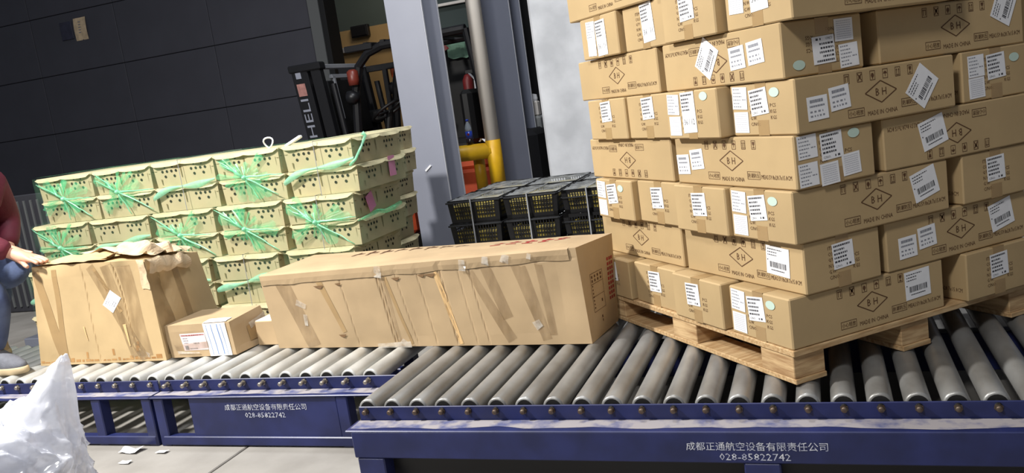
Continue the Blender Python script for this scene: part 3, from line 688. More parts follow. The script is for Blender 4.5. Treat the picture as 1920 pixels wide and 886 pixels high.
# ------------------------------------------------------------------ perforated chick cartons in green net
GW, GD, GH = .462, .60, .150
def chick_meshes():
    b = MB(); w, d, h = GW/2-.006, GD/2-.006, GH-.014; t = .010
    b.box(-w, w, -d, d, 0, h); b.v = [(x*(1-.03*(1-z/h)), y*(1-.02*(1-z/h)), z) for x, y, z in b.v]; tray = b.mesh('tray', 'kraft_green')
    b = MB(); b.box(-GW/2, GW/2, -GD/2, GD/2, h, GH, .004); lid = b.mesh('lid', 'kraft_lid')
    def flap(L):
        b = MB(); n = 16; vs = []
        for i in range(n+1):
            x = (i/n-.5)*L; dr = .012+.009*abs(math.sin(i/n*math.pi*2))**.5+(0 if i not in (0, n) else -.008)
            vs += [(x, 0, 0), (x, -.014-.006*math.sin(i*1.1), -dr)]
        b.add(vs, [(2*i, 2*i+1, 2*i+3, 2*i+2) for i in range(n)]); 
        b.add([(x, y, z-.0015) for x, y, z in vs], [(2*i+2, 2*i+3, 2*i+1, 2*i) for i in range(n)]); return b.mesh('flap', 'kraft_lid')
    fs, fl2 = flap(GW*.98), flap(GD*.98)
    b = MB(); b2 = MB()
    for (o, u, L) in (((0, -d, 0), (1, 0, 0), GW), ((w, 0, 0), (0, 1, 0), GD), ((0, d, 0), (-1, 0, 0), GW), ((-w, 0, 0), (0, -1, 0), GD)):
        nrm = Vector(u).cross(Vector((0, 0, 1)))
        for half in (-1, 1):
            cx = half*L*.235
            for k in range(4): b.disc(plane(Vector(o)+nrm*.0003, u, (0, 0, 1)), cx+(k-1.5)*.034, .095-.0, .0088, n=10)
            for k in (-1, 1): b.disc(plane(Vector(o)-nrm*.0003, u, (0, 0, 1)), cx+k*.034, .064, .0088, n=10)
            for k in (-1, 1): b.disc(plane(Vector(o)+nrm*.001, u, (0, 0, 1)), cx+k*.028, .122, .0075, n=8)
        f = plane(Vector(o)+nrm*.0004, u, (0, 0, 1))
        for (x, z0, z1, ww) in ((-.02, .05, .115, .012), (-L*.38, .015, .05, .010), (L*.43, .05, .1, .003), (-L*.46, .098, .102, .03), (L*.46, .09, .094, .02)):
            b2.map([(x-ww/2, z1), (x+ww/2, z1), (x+ww*.3, z0), (x, z0)], [(0, 1, 2, 3)][0:1], f)
    return tray, lid, fs, fl2, b.mesh('vent_holes', 'hole'), b2.mesh('slots', 'slot')
GT, GL, GF, GF2, GHO, GSL = chick_meshes()
def chick(label, x, y, z, rz=0):
    r = thing('chick_carton', label, 'carton', (x, y, z), rz, 'perforated cartons stacked behind the conveyor')
    link('tray', GT, r); l = link('lid', GL, r); h = link('vent_holes', GHO, r); stuff(h); s = link('tab_slots', GSL, r); stuff(s)
    link('flap', GF, r, (0, -GD/2+.001, GH-.004)); link('flap', GF2, r, (GW/2-.001, 0, GH-.004), (0, 0, R(90)))
    return r
random.seed(21)
CN = ['leftmost', 'second from left', 'middle', 'fourth from left', 'rightmost']
RN = ['top', 'second', 'third', 'fourth', 'fifth', 'sixth', 'lowest']
x0s = [-4.80, -4.92, -5.10, -5.15]; x1s = [-2.435, -2.48, -2.53, -2.55]
ztop = 1.134
pairs = {}
for row in range(7):
    p = row//2; x0, x1 = x0s[p], x1s[p]; z = ztop-.1522*(row+1)
    for c in range(5):
        wcol = (x1-x0)/5; xc = x1-wcol*(4-c)-GW/2+random.uniform(-.004, .004)
        tilt = random.uniform(-.012, .012)
        yb = 4.2+GD/2+random.uniform(-.008, .01)+(.012 if row % 2 else 0)
        chick(f'perforated kraft carton, {RN[row]} layer, {CN[c]} column of the front row', xc, yb, z, tilt)
        pairs[p, c] = (xc, z)
    chick(f'perforated kraft carton behind the {RN[row]} layer of the rightmost column', x1-GW/2-.21+random.uniform(-.02, .02), 4.2+GD*1.5+.03, z, random.uniform(-.02, .02))
# green net wraps
def net(p, c, knot, label):
    x, z = pairs[p, c]; zc = z+.152+ (0 if p < 3 else -.152); x = x
    r = thing('green_net', label, 'net', (x, 4.2, z), 0, 'green net wraps on the perforated cartons')
    rnd = random.Random(p*10+c); hw = GW/2+.008; H2 = .306
    b = MB()
    def sheet(fn, nu, nv, amp, seed):
        vs = []
        for j in range(nv+1):
            for i in range(nu+1):
                q = Vector(fn(i/nu, j/nv)); k = q*9+Vector((seed, seed, 0)); vs.append(q+Vector((0, -abs(noise.noise(k))*amp, noise.noise(k+Vector((5, 5, 5)))*amp)))
        b.smooth = True
        b.add(vs, [(j*(nu+1)+i, j*(nu+1)+i+1, (j+1)*(nu+1)+i+1, (j+1)*(nu+1)+i) for j in range(nv) for i in range(nu)])
    sheet(lambda u, v: (-hw+2*hw*u, -.012, v*H2), 14, 10, .009, p+c)
    sheet(lambda u, v: (-hw+2*hw*u, -.012+.55*v, H2+.006), 10, 8, .006, p+c+4)
    if c == 4: sheet(lambda u, v: (hw+.008, -.01+.6*u, v*H2), 12, 8, .008, p+c+9)
    b.build('film', 'net_thin', r)
    zc = .152+.0
    if knot:
        kx = rnd.uniform(-.03, .02); ctr = Vector((kx, -.035, zc+rnd.uniform(-.01, .015)))
        b = MB(); b.smooth = True
        for k in range(24):
            a = 2*math.pi*k/24+rnd.uniform(-.2, .2); ln = min(.235/max(.05, abs(math.cos(a))), .145/max(.05, abs(math.sin(a))), .24)*(.28+.75*rnd.random()**1.4)
            sp = rnd.uniform(.2, .55); n = 6; vs = []
            for i in range(n+1):
                t_ = i/n
                for q in range(7):
                    sg = q/3-1; aa = a+sg*sp*(.35+.65*t_)/2; rad = .006+ln*t_*(1-.12*abs(sg))
                    vs.append(ctr+Vector((math.cos(aa)*rad, .020*t_-.010*math.sin(q*2.2+k)*t_*(1-.5*t_), math.sin(aa)*rad)))
            b.add(vs, [(i*7+j, i*7+j+1, i*7+j+8, i*7+j+7) for i in range(n) for j in range(6)])
        b.build('gathered_fan', 'net_fan', r)
        b = MB(); b.smooth = True
        for (dx, dz) in ((-.215, .13), (-.20, .10), (.20, -.13), (.225, .0), (.03, -.14)):
            e = Vector((dx+rnd.uniform(-.02, .02), -.014, zc+dz+rnd.uniform(-.015, .015)))
            pts = [ctr.lerp(e, s/6)+Vector((0, -.004*math.sin(s*1.5), rnd.uniform(-.005, .005))) for s in range(7)]
            b.tube(pts, [.008, .006, .005, .0045, .004, .0035, .002], 6)
        b.build('strand', 'net_strand', r)
        b = MB(); b.smooth = True; b.lathe([(.004, -.022), (.013, -.014), (.016, -.002), (.010, .012), (.004, .018)], 10, 'y', ctr); 
        b.tube([ctr, ctr+Vector((-.02, -.03, .03)), ctr+Vector((-.045, -.02, .07))], [.008, .006, .003], 6); b.build('knot', 'net_strand', r)
    else:
        b = MB(); b.smooth = True; n = 18; vs = []
        for i in range(n+1):
            u = i/n; xx = -hw+2*hw*u; zz = zc-.03*(1-u)**3*2+.010*math.sin(u*7+p)+.012*u; th = .014+.007*math.sin(u*11)
            if c == 4 and p == 0: zz += .02*u
            for k in range(4): vs.append((xx, -.014-.010*math.sin(k*1.05), zz+(k/3-.5)*2*th))
        b.add(vs, [(i*4+j, i*4+j+1, i*4+j+5, i*4+j+4) for i in range(n) for j in range(3)]); b.build('rolled_band', 'net_strand', r)
        if c == 4 and p == 0:
            b = MB(); b.smooth = True; b.tube([(hw-.03, -.02, zc), (hw+.01, -.02, zc+.03), (hw+.012, .06, zc+.09), (hw+.012, .13, zc+.15), (hw-.0, .12, zc+.165)], [.008, .007, .007, .009, .014], 6); b.build('strand', 'net_strand', r)
    if c == 4 and p == 1:
        b = MB(); b.smooth = True; b.tube([(hw, -.01, zc-.01)]+[(hw+.016, .1+.1*i, zc+.01*math.sin(i*2)) for i in range(5)], [.004, .010, .012, .013, .014, .012], 6); b.build('rolled_band', 'net_fan', r)
for (p, c, k) in ((0, 0, 1), (0, 1, 1), (0, 2, 0), (0, 3, 1), (0, 4, 0), (1, 0, 1), (1, 1, 0), (1, 2, 1), (1, 3, 1), (1, 4, 1), (2, 0, 0), (2, 2, 0), (2, 3, 0), (2, 4, 0)):
    net(p, c, k, f'green net {"tied in a knot" if k else "with rolled band"} around the {["top", "middle", "lower"][p]} carton pair, {CN[c]} column')
# white straps, pink stickers and cord
for i, (c, p) in enumerate(((2, 0), (4, 0), (4, 1), (3, 2))):
    x, z = pairs[p, c]
    b = MB(); b.box(x-.0015, x+.0015, 4.172, 4.174, z-.002, z+.31); b.box(x-.0015, x+.0015, 4.172, 4.8, z+.309, z+.312)
    tag(b.build('packing_strap', 'strap'), f'thin white strap around the {["top", "middle", "lower"][p]} carton pair, {CN[c]} column', 'strap', 'straps on perforated cartons')
xr = x1s[0]+.006
tag(MB().box(xr, xr+.003, 4.58, 4.66, .865, .985).build('sticker', 'pink'), 'pink sticker on the side of the second perforated carton layer', 'sticker')
tag(MB().box(x1s[1]+.008, x1s[1]+.011, 4.33, 4.41, .70, .80, 0, Matrix.Translation((-2.47, 4.37, .75)) @ Matrix.Rotation(R(20), 4, 'X') @ Matrix.Translation((2.47, -4.37, -.75))).build('sticker', 'pink'), 'pink sticker on the side of the third perforated carton layer', 'sticker')
b = MB(); b.smooth = True; b.tube([(-3.02+.03*math.cos(a), 4.27+.01*math.sin(a*2), ztop+.03+.03*math.sin(a)) for a in [i*math.pi/8 for i in range(16)]], .005, 6, closed=True)
tag(b.build('cord_loop', 'paper'), 'white cord loop standing on top of the perforated cartons', 'cord')
tag(MB().box(-2.90, -2.78, 4.24, 4.27, ztop+.012, ztop+.028, .004, Matrix.Translation((-2.84, 4.25, ztop+.02)) @ Matrix.Rotation(R(-22), 4, 'Y') @ Matrix.Translation((2.84, -4.25, -ztop-.02))).build('paper_roll', 'paper'), 'small white rolled paper on top of the perforated cartons', 'paper')
# white pallet plate under the stack
tag(MB().box(-5.25, -2.5, 4.22, 5.4, .0, .066, .006).build('base_board', 'grey_paint2'), 'low grey board beneath the perforated carton stack', 'board')

# ------------------------------------------------------------------ black crates
KW, KD, KH = .372, .46, .150
def crate_meshes():
    b = MB(); w0, w1, d0, d1 = KW/2-.022, KW/2-.010, KD/2-.022, KD/2-.010
    def P(x, y, z): t = z/KH; return (x*(w0*(1-t)+w1*t), y*(d0*(1-t)+d1*t), z)
    b.add([P(x, y, .003) for x, y in ((-1, -1), (1, -1), (1, 1), (-1, 1))], [(3, 2, 1, 0)])
    for (A, B) in (((-1, -1), (1, -1)), ((1, -1), (1, 1)), ((1, 1), (-1, 1)), ((-1, 1), (-1, -1))):
        def fw(u, v, A=A, B=B): return Vector(P(A[0]*(1-u)+B[0]*u, A[1]*(1-u)+B[1]*u, v*KH))
        for (u0, u1) in ((.0, .10), (.44, .54), (.92, 1)): b.map([(u0, 0), (u1, 0), (u1, 1), (u0, 1)], [(0, 1, 2, 3)], fw)
        for (v0, v1) in ((0, .18), (.86, 1)): b.map([(0, v0), (1, v0), (1, v1), (0, v1)], [(0, 1, 2, 3)], fw)
        for s0, s1 in ((.10, .44), (.54, .92)):
            for k in range(8): u = s0+(s1-s0)*(k+.0)/7; b.map([(u-.011, .18), (u+.011, .18), (u+.011, .86), (u-.011, .86)], [(0, 1, 2, 3)], fw)
            for v in (.34, .51, .68): b.map([(s0, v-.028), (s1, v-.028), (s1, v+.028), (s0, v+.028)], [(0, 1, 2, 3)], fw)
    body = b.mesh('basket', 'black_plastic')
    b = MB()
    for (x0, x1, y0, y1) in ((-KW/2, KW/2, -KD/2, -KD/2+.02), (-KW/2, KW/2, KD/2-.02, KD/2), (-KW/2, -KW/2+.02, -KD/2, KD/2), (KW/2-.02, KW/2, -KD/2, KD/2)): b.box(x0, x1, y0, y1, KH-.012, KH, .003)
    rim = b.mesh('rim', 'crate_top')
    b = MB(); 
    b.smooth = True
    vs = []; n = 10
    for j in range(n+1):
        for i in range(n+1):
            x, y = (i/n-.5)*(KW-.03), (j/n-.5)*(KD-.03); vs.append((x, y, KH-.004+.012*noise.noise(Vector((x*16, y*16, 1)))))
    b.add(vs, [(j*(n+1)+i, j*(n+1)+i+1, (j+1)*(n+1)+i+1, (j+1)*(n+1)+i) for j in range(n) for i in range(n)])
    cover = b.mesh('film_cover', 'wrap_film')
    b = MB(); b.box(-w0+.008, w0-.008, -d0+.008, d0-.008, .005, KH-.035, .01); cont = b.mesh('contents', 'yellow_fruit')
    return body, rim, cover, cont
KB, KR, KC, KT = crate_meshes()
random.seed(31)
kx = [-2.083, -1.705, -1.325, -.945]
for row in range(2):
    for c in range(4):
        for lev in range(4):
            if row == 1 and lev < 3: continue
            z = .0205+.1495*lev+(.012 if row == 0 else 0.012)
            o = thing('plastic_crate', f'black slotted plastic crate, {["front", "rear"][row]} row, {["leftmost", "second from left", "third from left", "rightmost"][c]}, {["bottom", "second", "third", "top"][lev]} of its stack', 'crate', (kx[c]+random.uniform(-.006, .006), 4.95+KD/2+row*(KD+.02), z), random.uniform(-.015, .015), 'black plastic crates behind the long carton')
            link('basket', KB, o); link('rim', KR, o); link('contents', KT, o, (0, 0, 0) if lev == 3 else (0, 0, -.02))
            o2 = o.children[2]; o2.scale = (1, 1, .95 if c < 2 else .7)
            if lev == 3: link('film_cover', KC, o)
    if row == 0:
        for c in range(4):
            b = MB(); x = kx[c]-.012; b.box(x-.004, x+.004, 4.943, 4.946, .01, .634); b.box(x-.004, x+.004, 4.943, 5.42, .633, .636)
            tag(b.build('packing_strap', 'strap'), f'grey strap around the {["leftmost", "second", "third", "rightmost"][c]} front stack of black crates', 'strap', 'straps on black crates')
tag(MB().box(-2.28, -.75, 4.97, 5.88, 0, .031, .004).build('slip_sheet', 'black_plastic'), 'thin black sheet on the floor under the crates', 'sheet')

# ------------------------------------------------------------------ yellow barrier with pipe, bottle
t = thing('guard_barrier', 'yellow tubular guard rail with black feet beside the grey column', 'barrier', (-2.63, 6.9, 0))
MB().lathe([(.066, .0), (.066, .45)], 24).build('black_foot', 'black', t)
b = MB(); b.smooth = True; b.lathe([(.066, .45), (.066, .89), (.062, .893)], 24); b.build('post', 'yellow', t)
b = MB(); b.smooth = True; b.lathe([(.07, -1.1), (.07, -.0)], 24, 'x', (0, 0, .805)); b.build('rail', 'yellow', t)
b = MB(); b.smooth = True; b.lathe([(.05, .45), (.05, .76)], 20, 'z', (-.2, .12, 0)); b.build('post', 'yellow', t); MB().lathe([(.052, 0), (.052, .45)], 20, 'z', (-.2, .12, 0)).build('black_foot', 'black', t)
b = MB(); b.smooth = True; b.lathe([(.064, .894), (.064, 5)], 24, 'z', (-2.63, 6.9, 0)); tag(b.build('drain_pipe', 'pipe'), 'off white vertical pipe rising from the yellow barrier', 'pipe')
t = thing('drink_bottle', 'plastic drink bottle with blue label and cap on the yellow rail', 'bottle', (-2.84, 6.9, .876))
b = MB(); b.smooth = True; b.lathe([(.024, 0), (.030, .006), (.030, .05)], 20); b.build('drink', 'cola', t)
b = MB(); b.smooth = True; b.lathe([(.0305, .05), (.0305, .115)], 20); b.build('label', 'bottle_blue', t)
b = MB(); b.smooth = True; b.lathe([(.030, .115), (.030, .14), (.022, .17), (.012, .19), (.012, .2)], 20); b.build('neck', 'bottle_clear', t)
b = MB(); b.smooth = True; b.lathe([(.014, .2), (.014, .216), (.012, .218)], 16); b.build('cap', 'bottle_blue', t)
b = MB(); b.disc(plane((.0, -.0312, .085), (1, 0, 0), (0, 0, 1)), .006, .004, .011, n=14); b.build('emblem', 'red', t)
tag(crumple(MB(), lambda a, c: (-2.76+.07*a, 6.87+.06*c, .885+.02*math.sin(a*3)), 8, 6, .02, 30, 3).build('crumpled_paper', 'paper'), 'crumpled white paper lying on the yellow rail', 'paper')
# things in the room behind the barrier
t = thing('fire_extinguisher', 'dark red fire extinguisher hanging in the dark behind the barrier', 'extinguisher', (-3.30, 8.2, 1.26))
b = MB(); b.smooth = True; b.lathe([(.05, 0), (.055, .02), (.055, .2), (.03, .25), (.015, .26)], 18); b.build('cylinder', 'red', t); MB().box(-.015, .07, -.012, .012, .26, .30, .004).build('handle', 'black', t)
b = MB(); b.smooth = True; b.tube([(.02, 0, .27), (.08, -.01, .2), (.07, -.01, 0), (.06, -.01, -.3)], .012, 8); b.build('hose', 'silver', t)
t = thing('cream_panel', 'cream coloured board standing in the room behind the barrier', 'board', (-3.30, 8.6, 0))
b = MB(); b.box(0, .26, 0, .02, 1.03, 1.47, .006); b.build('board', 'kraft_lid', t); MB().box(-.2, .4, .022, .06, 0, .95, .01).build('stand', 'black', t); b = MB(); b.box(-.2, .4, .02, .06, .95, 1.03, .005); b.build('shelf', 'kraft_lid', t)
b = MB(); b.box(-4.2, -2.8, 8.9, 9.0, 0, 2.0); struct(b.build('wall_dark_rear', 'black'))
struct(MB().box(-4.2, -2.6, 8.85, 8.9, 1.98, 2.02, .004).build('trim_7', 'silver')); struct(MB().box(-4.2, -2.6, 8.85, 8.9, 2.30, 2.33, .004).build('trim_8', 'pipe'))
struct(MB().box(-4.2, -2.6, 8.92, 9.0, 2.02, 3.6).build('wall_upper_rear', 'teal_wall'))
b = crumple(MB(), lambda a, c: (-3.72+.25*a, 8.8, 1.75+.22*c), 12, 10, .06, 9, 4); tag(b.build('green_cloth', 'green_cloth'), 'pale green cloth hanging below the silver rail behind the barrier', 'cloth')
b = crumple(MB(), lambda a, c: (-3.86+.16*a, 8.78, 1.84+.14*c), 10, 8, .04, 9, 9); tag(b.build('red_cloth', 'red'), 'dark red cloth hanging below the silver rail behind the barrier', 'cloth')

# ------------------------------------------------------------------ forklift
fk = thing('forklift', 'black and orange forklift truck parked behind the perforated cartons', 'forklift', (-4.1, 7.9, 0))
FX, FY = -4.1, 7.9
def fb(mb): mb.v = [(x-FX, y-FY, z) for x, y, z in mb.v]; return mb
def lean(mb): mb.v = [(x-.09*(z-.1)+.09, y, z) for x, y, z in mb.v]; return mb
for y in (7.4, 8.3):
    fb(lean(MB().box(-4.74, -4.56, y-.045, y+.045, .08, 1.80, .008))).build('mast_rail', 'black_metal', fk)
    fb(lean(MB().box(-4.53, -4.42, y-.04, y+.04, .08, 1.76, .008))).build('inner_mast_rail', 'black_metal', fk)
    fb(lean(MB().tube([(-4.36, y+.05, .3), (-4.36, y+.05, 1.6)], .03, 12))).build('lift_cylinder', 'black_metal', fk)
fb(lean(MB().box(-4.50, -4.42, 7.45, 8.3, 1.755, 1.80, .006))).build('crossbar', 'silver', fk)
fb(lean(MB().box(-4.48, -4.44, 7.6, 8.2, 1.66, 1.70, .004))).build('crossbar', 'silver', fk)
fb(lean(MB().box(-4.47, -4.44, 7.62, 7.66, 1.25, 1.68, .004))).build('bracket', 'silver', fk)
fb(lean(MB().box(-4.72, -4.5, 7.44, 8.26, .9, 1.0, .006))).build('crossbar', 'black_metal', fk)
fb(lean(MB().box(-4.62, -4.45, 7.5, 8.2, 1.1, 1.64, .01))).build('mast_screen', 'black', fk)
fb(lean(MB().box(-4.8, -4.74, 7.4, 8.3, .1, .55, .01))).build('carriage', 'black_metal', fk)
for y in (7.6, 8.05): fb(MB().box(-5.75, -4.72, y, y+.1, .05, .09, .004)).build('fork', 'black_metal', fk)
b = MB(); ff = plane((-4.665, 7.4-.0465, 1.36), (0, 0, 1), (-1, 0, 0))
b.cur = 0; b.text(ff, 'HELI', -.06, 0, h=.085, w=.38)
fb(lean(b)).build('lettering', ['grey_paint', 'orange_lamp'], fk)
b = MB(); b.cur = 0; b.rect(ff, .16, .28, -.05, .045); fb(lean(b)).build('emblem_plate', ['placard'], fk); bpy.data.objects['emblem_plate'].data.materials[0] = mat('emblem', (170, 120, 112), .6, var=.2, scale=20)
b = MB(); b.rect(ff, .33, .39, -.03, .03); fb(lean(b)).build('sticker', 'grey_paint', fk)
# overhead guard
for y in (7.45, 8.3):
    fb(MB().tube([(-4.26, y, .75), (-4.22, y, 1.1), (-4.17, y, 1.5), (-4.10, y, 1.72), (-3.98, y, 1.83), (-3.82, y, 1.88), (-2.95, y, 1.9)], .042, 8)).build('guard_post', 'black_metal', fk)
    fb(MB().tube([(-2.95, y, 1.9), (-2.85, y, 1.0), (-2.85, y, .7)], .035, 8)).build('guard_post', 'black_metal', fk)
for i in range(6): fb(MB().box(-4.0+.18*i, -3.95+.18*i, 7.42, 8.33, 1.88, 1.93, .004)).build('roof_bar', 'black_metal', fk)
fb(MB().box(-4.2, -3.9, 7.40, 7.46, 1.86, 1.92, .006)).build('roof_lip', 'black_metal', fk)
for (x, y, z) in ((-4.15, 7.40, 1.60), (-4.17, 8.36, 1.66)):
    b = MB(); b.smooth = True; b.lathe([(.05, -.05), (.055, 0), (.055, .08), (.03, .10)], 16, 'z', (x, y, z)); fb(b).build('indicator_lamp', 'red_lamp' if y < 8 else 'orange_lamp', fk)
    b = MB(); b.smooth = True; b.lathe([(.03, .09), (.065, .04), (.065, -.02), (.055, -.025)], 16, 'x', (x-.06, y, z-.16)); fb(b).build('headlamp', 'black_metal', fk)
fb(MB().box(-4.56, -4.12, 8.30, 8.34, 1.70, 1.765, .006)).build('guard_crossbar', 'black_metal', fk)
fb(MB().box(-4.30, -4.245, 8.30, 8.34, .7, 1.71, .006)).build('guard_post', 'black_metal', fk)
fb(MB().box(-4.52, -4.36, 8.2, 8.3, 1.16, 1.30, .02)).build('instrument_box', 'black', fk)
fb(lean(MB().box(-4.76, -4.40, 7.34, 7.46, 1.75, 1.825, .012))).build('mast_cap', 'black_metal', fk)
b = MB(); b.smooth = True; M = Matrix.Translation((-3.98, 7.72, 1.27)) @ Matrix.Rotation(R(-24), 4, 'Y')
b.tube([M @ Vector((.17*math.cos(a), .17*math.sin(a), 0)) for a in [i*math.pi/12 for i in range(24)]], .016, 8, closed=True); fb(b).build('grab_ring', 'black', fk) if False else None
fb(MB().box(-4.14, -4.10, 7.6, 7.66, .8, 1.0)).build('lever', 'black', fk)
b = MB(); b.smooth = True; M = Matrix.Translation((-3.98, 7.72, 1.28)) @ Matrix.Rotation(R(-28), 4, 'Y')
b.tube([M @ Vector((.19*math.cos(a), .19*math.sin(a), 0)) for a in [i*math.pi/12 for i in range(24)]], .016, 8, closed=True)
for a in (0, 2.1, 4.2): b.tube([M @ Vector((0, 0, -.02)), M @ Vector((.19*math.cos(a), .19*math.sin(a), 0))], .012, 6)
fb(b).build('steering_wheel', 'black', fk)
fb(MB().tube([(-3.98, 7.72, 1.27), (-4.08, 7.72, .85)], .035, 10)).build('steering_column', 'black', fk)
fb(MB().box(-4.2, -4.02, 7.5, 8.25, .4, 1.02, .03)).build('dashboard', 'black', fk)
fb(MB().box(-3.6, -3.1, 7.6, 8.15, .78, .90, .04)).build('seat', 'black', fk); fb(MB().box(-3.18, -3.05, 7.6, 8.15, .85, 1.36, .04)).build('seat_backrest', 'black', fk)
fb(MB().box(-4.15, -2.65, 7.42, 8.34, .34, .62, .03)).build('chassis', 'orange', fk); fb(MB().box(-3.65, -2.55, 7.45, 8.3, .6, .80, .05)).build('hood', 'orange', fk)
fb(MB().box(-2.75, -2.42, 7.45, 8.3, .2, .92, .06)).build('counterweight', 'black_metal', fk)
for (x, rr) in ((-4.3, .26), (-2.9, .22)):
    for y in (7.42, 8.22):
        b = MB(); b.smooth = True; b.lathe([(rr*.5, -.0), (rr*.95, .0), (rr, .03), (rr, .12), (rr*.95, .15), (rr*.5, .15)], 24, 'y', (x, y, rr)); fb(b).build('wheel', 'black', fk)
        b = MB(); b.lathe([(rr*.48, -.005), (rr*.48, .155)], 16, 'y', (x, y, rr)); fb(b).build('wheel_hub', 'orange', fk)
# orange machine corner near the column
t = thing('pallet_jack', 'orange pallet jack corner with black base beside the grey column', 'pallet jack', (-3.66, 6.9, 0))
MB().box(-.13, .17, 0, .35, .14, .60, .03).build('housing', 'orange', t); MB().box(-.14, .18, -.01, .36, .0, .14, .01).build('base', 'black', t)
b = MB(); b.smooth = True; b.tube([(0, .2, .6), (.02, .24, .8), (.02, .3, 1.0)], .02, 8); b.build('tiller', 'black', t)

# ribbed dark screen behind the person
t = thing('ribbed_screen', 'dark ribbed screen standing left of the perforated cartons', 'screen', (-6.2, 5.3, 0))
MB().box(-.6, .25, .02, .05, 0, 1.0, .01).build('backing', 'dark_gap', t)
for i in range(11): MB().box(-.57+.075*i, -.555+.075*i, 0, .02, .05, .95, .003).build('rib', 'grey_strip', t)

# ------------------------------------------------------------------ person
def skin_obj(name, verts, edges, radii, m, parent, root=0, sub=2):
    me = bpy.data.meshes.new(name); me.from_pydata(verts, edges, []); o = bpy.data.objects.new(name, me); COL.objects.link(o)
    mod = o.modifiers.new('skin', 'SKIN'); mod.use_smooth_shade = True
    if not me.skin_vertices: 
        bpy.context.view_layer.objects.active = o
    for i, sv in enumerate(me.skin_vertices[0].data):
        r = radii[i]; sv.radius = (r, r) if not isinstance(r, tuple) else r; sv.use_root = (i == root)
    s = o.modifiers.new('sub', 'SUBSURF'); s.levels = sub; s.render_levels = sub
    dg = bpy.context.evaluated_depsgraph_get(); dg.update(); me2 = bpy.data.meshes.new_from_object(o.evaluated_get(dg)); me2.name = name
    bpy.data.objects.remove(o); me2.materials.clear(); me2.materials.append(MATS[m]); me2.polygons.foreach_set('use_smooth', [True]*len(me2.polygons))
    return link(name, me2, parent)
pp = thing('person', 'person in maroon jacket and blue jeans, foot on the rollers, hand on the battered carton', 'person', (0, 0, 0))
YR, YL = 2.83, 3.12
V = []; E_ = []; RD = []
def J(p, r, par=None):
    V.append(p); RD.append(r)
    if par is not None: E_.append((par, len(V)-1))
    return len(V)-1
pel = J((-4.02, 2.98, .76), .12); ch = J((-3.99, 2.98, 1.0), .12, pel); ch2 = J((-3.95, 2.98, 1.18), .13, ch); nk = J((-3.90, 2.98, 1.27), .058, ch2); hd0 = J((-3.865, 2.98, 1.325), .072, nk); hd1 = J((-3.86, 2.98, 1.395), .088, hd0); hd2 = J((-3.875, 2.98, 1.465), .068, hd1)
for (yy, kx_, ax_) in ((YR, -3.68, -3.72), (YL, -4.0, -4.16)):
    sg = -1 if yy < 2.98 else 1
    hp = J((-3.98, 2.98+sg*.10, .745), .085, pel); kn = J((kx_, yy, .67), .045, hp); an = J((ax_, yy, .37), .036, kn); he = J((ax_, yy, .325), .036, an); toe = J((ax_+.14, yy-.0, .307), .026, he)
# right arm to the carton, left arm resting on the thigh
sh = J((-3.93, 2.79, 1.16), .06, ch2); el = J((-3.76, 2.74, .98), .043, sh); wr = J((-3.545, 2.905, .835), .027, el); pm = J((-3.50, 2.93, .805), (.040), wr)
sh2 = J((-3.93, 3.17, 1.16), .06, ch2); el2 = J((-3.98, 3.26, .95), .043, sh2); wr2 = J((-3.86, 3.14, .83), .027, el2); pm2 = J((-3.80, 3.12, .815), .036, wr2)
# fingers curl over the carton's edge
fing = tuple(((-3.462, y, .806), (-3.428+d, y+.002, .796), (-3.402+d, y+.002, .781)) for y, d in ((2.898, -.004), (2.918, .004), (2.938, .006), (2.957, -.006)))
for f3 in fing:
    k = pm
    for i, q in enumerate(f3): k = J(q, (.0105, .0095, .0085)[i], k)
k = pm
for i, q in enumerate(((-3.492, 2.898, .790), (-3.470, 2.886, .780), (-3.448, 2.880, .772))): k = J(q, (.0125, .011, .0095)[i], k)
for dy in (-.025, -.008, .01, .027):
    k = J((-3.76, 3.12+dy, .81), .0095, pm2); k = J((-3.72, 3.12+dy*1.2, .80), .0085, k)
k = J((-3.79, 3.08, .81), .0105, pm2); k = J((-3.765, 3.065, .80), .009, k)
body = skin_obj('body', V, E_, RD, 'skin', pp, 0, 2)
# face, ears, hair
b = MB(); b.smooth = True; b.lathe([(.004, .03), (.016, .0), (.012, -.012)], 10, 'x', (-3.792, 2.98, 1.37)); b.v = [(x, y, z) for x, y, z in b.v]; b.build('nose', 'skin', pp)
for dy in (-.032, .032):
    b = MB(); b.smooth = True; b.lathe([(.003, .006), (.009, .0), (.006, -.006)], 10, 'x', (-3.781, 2.98+dy, 1.40)); b.build('eye', 'ink_black', pp)
for dy in (-.092, .092):
    b = MB(); b.smooth = True; b.lathe([(.008, -.008), (.024, -.003), (.026, .004), (.01, .008)], 12, 'y', (-3.872, 2.98+dy, 1.38)); b.build('ear', 'skin', pp)
MB().box(-3.786, -3.776, 2.957, 3.003, 1.332, 1.339, .002).build('mouth', 'ink_red', pp)
b = MB(); b.smooth = True; n = 20; vs = []
for j in range(11):
    for i in range(n):
        th = math.pi*.62*j/10; a = 2*math.pi*i/n; rr_ = .112+.006*noise.noise(Vector((i*.7, j, 1)))
        vs.append((-3.885+rr_*math.sin(th)*math.cos(a)*1.0, 2.98+.1*math.sin(th)*math.sin(a), 1.43+.105*math.cos(th) if math.cos(a) < .3 or th < 1 else 1.47+.06*math.cos(th)))
b.add(vs, [(j*n+i, j*n+(i+1) % n, (j+1)*n+(i+1) % n, (j+1)*n+i) for j in range(10) for i in range(n)]); b.build('hair', 'hair', pp)
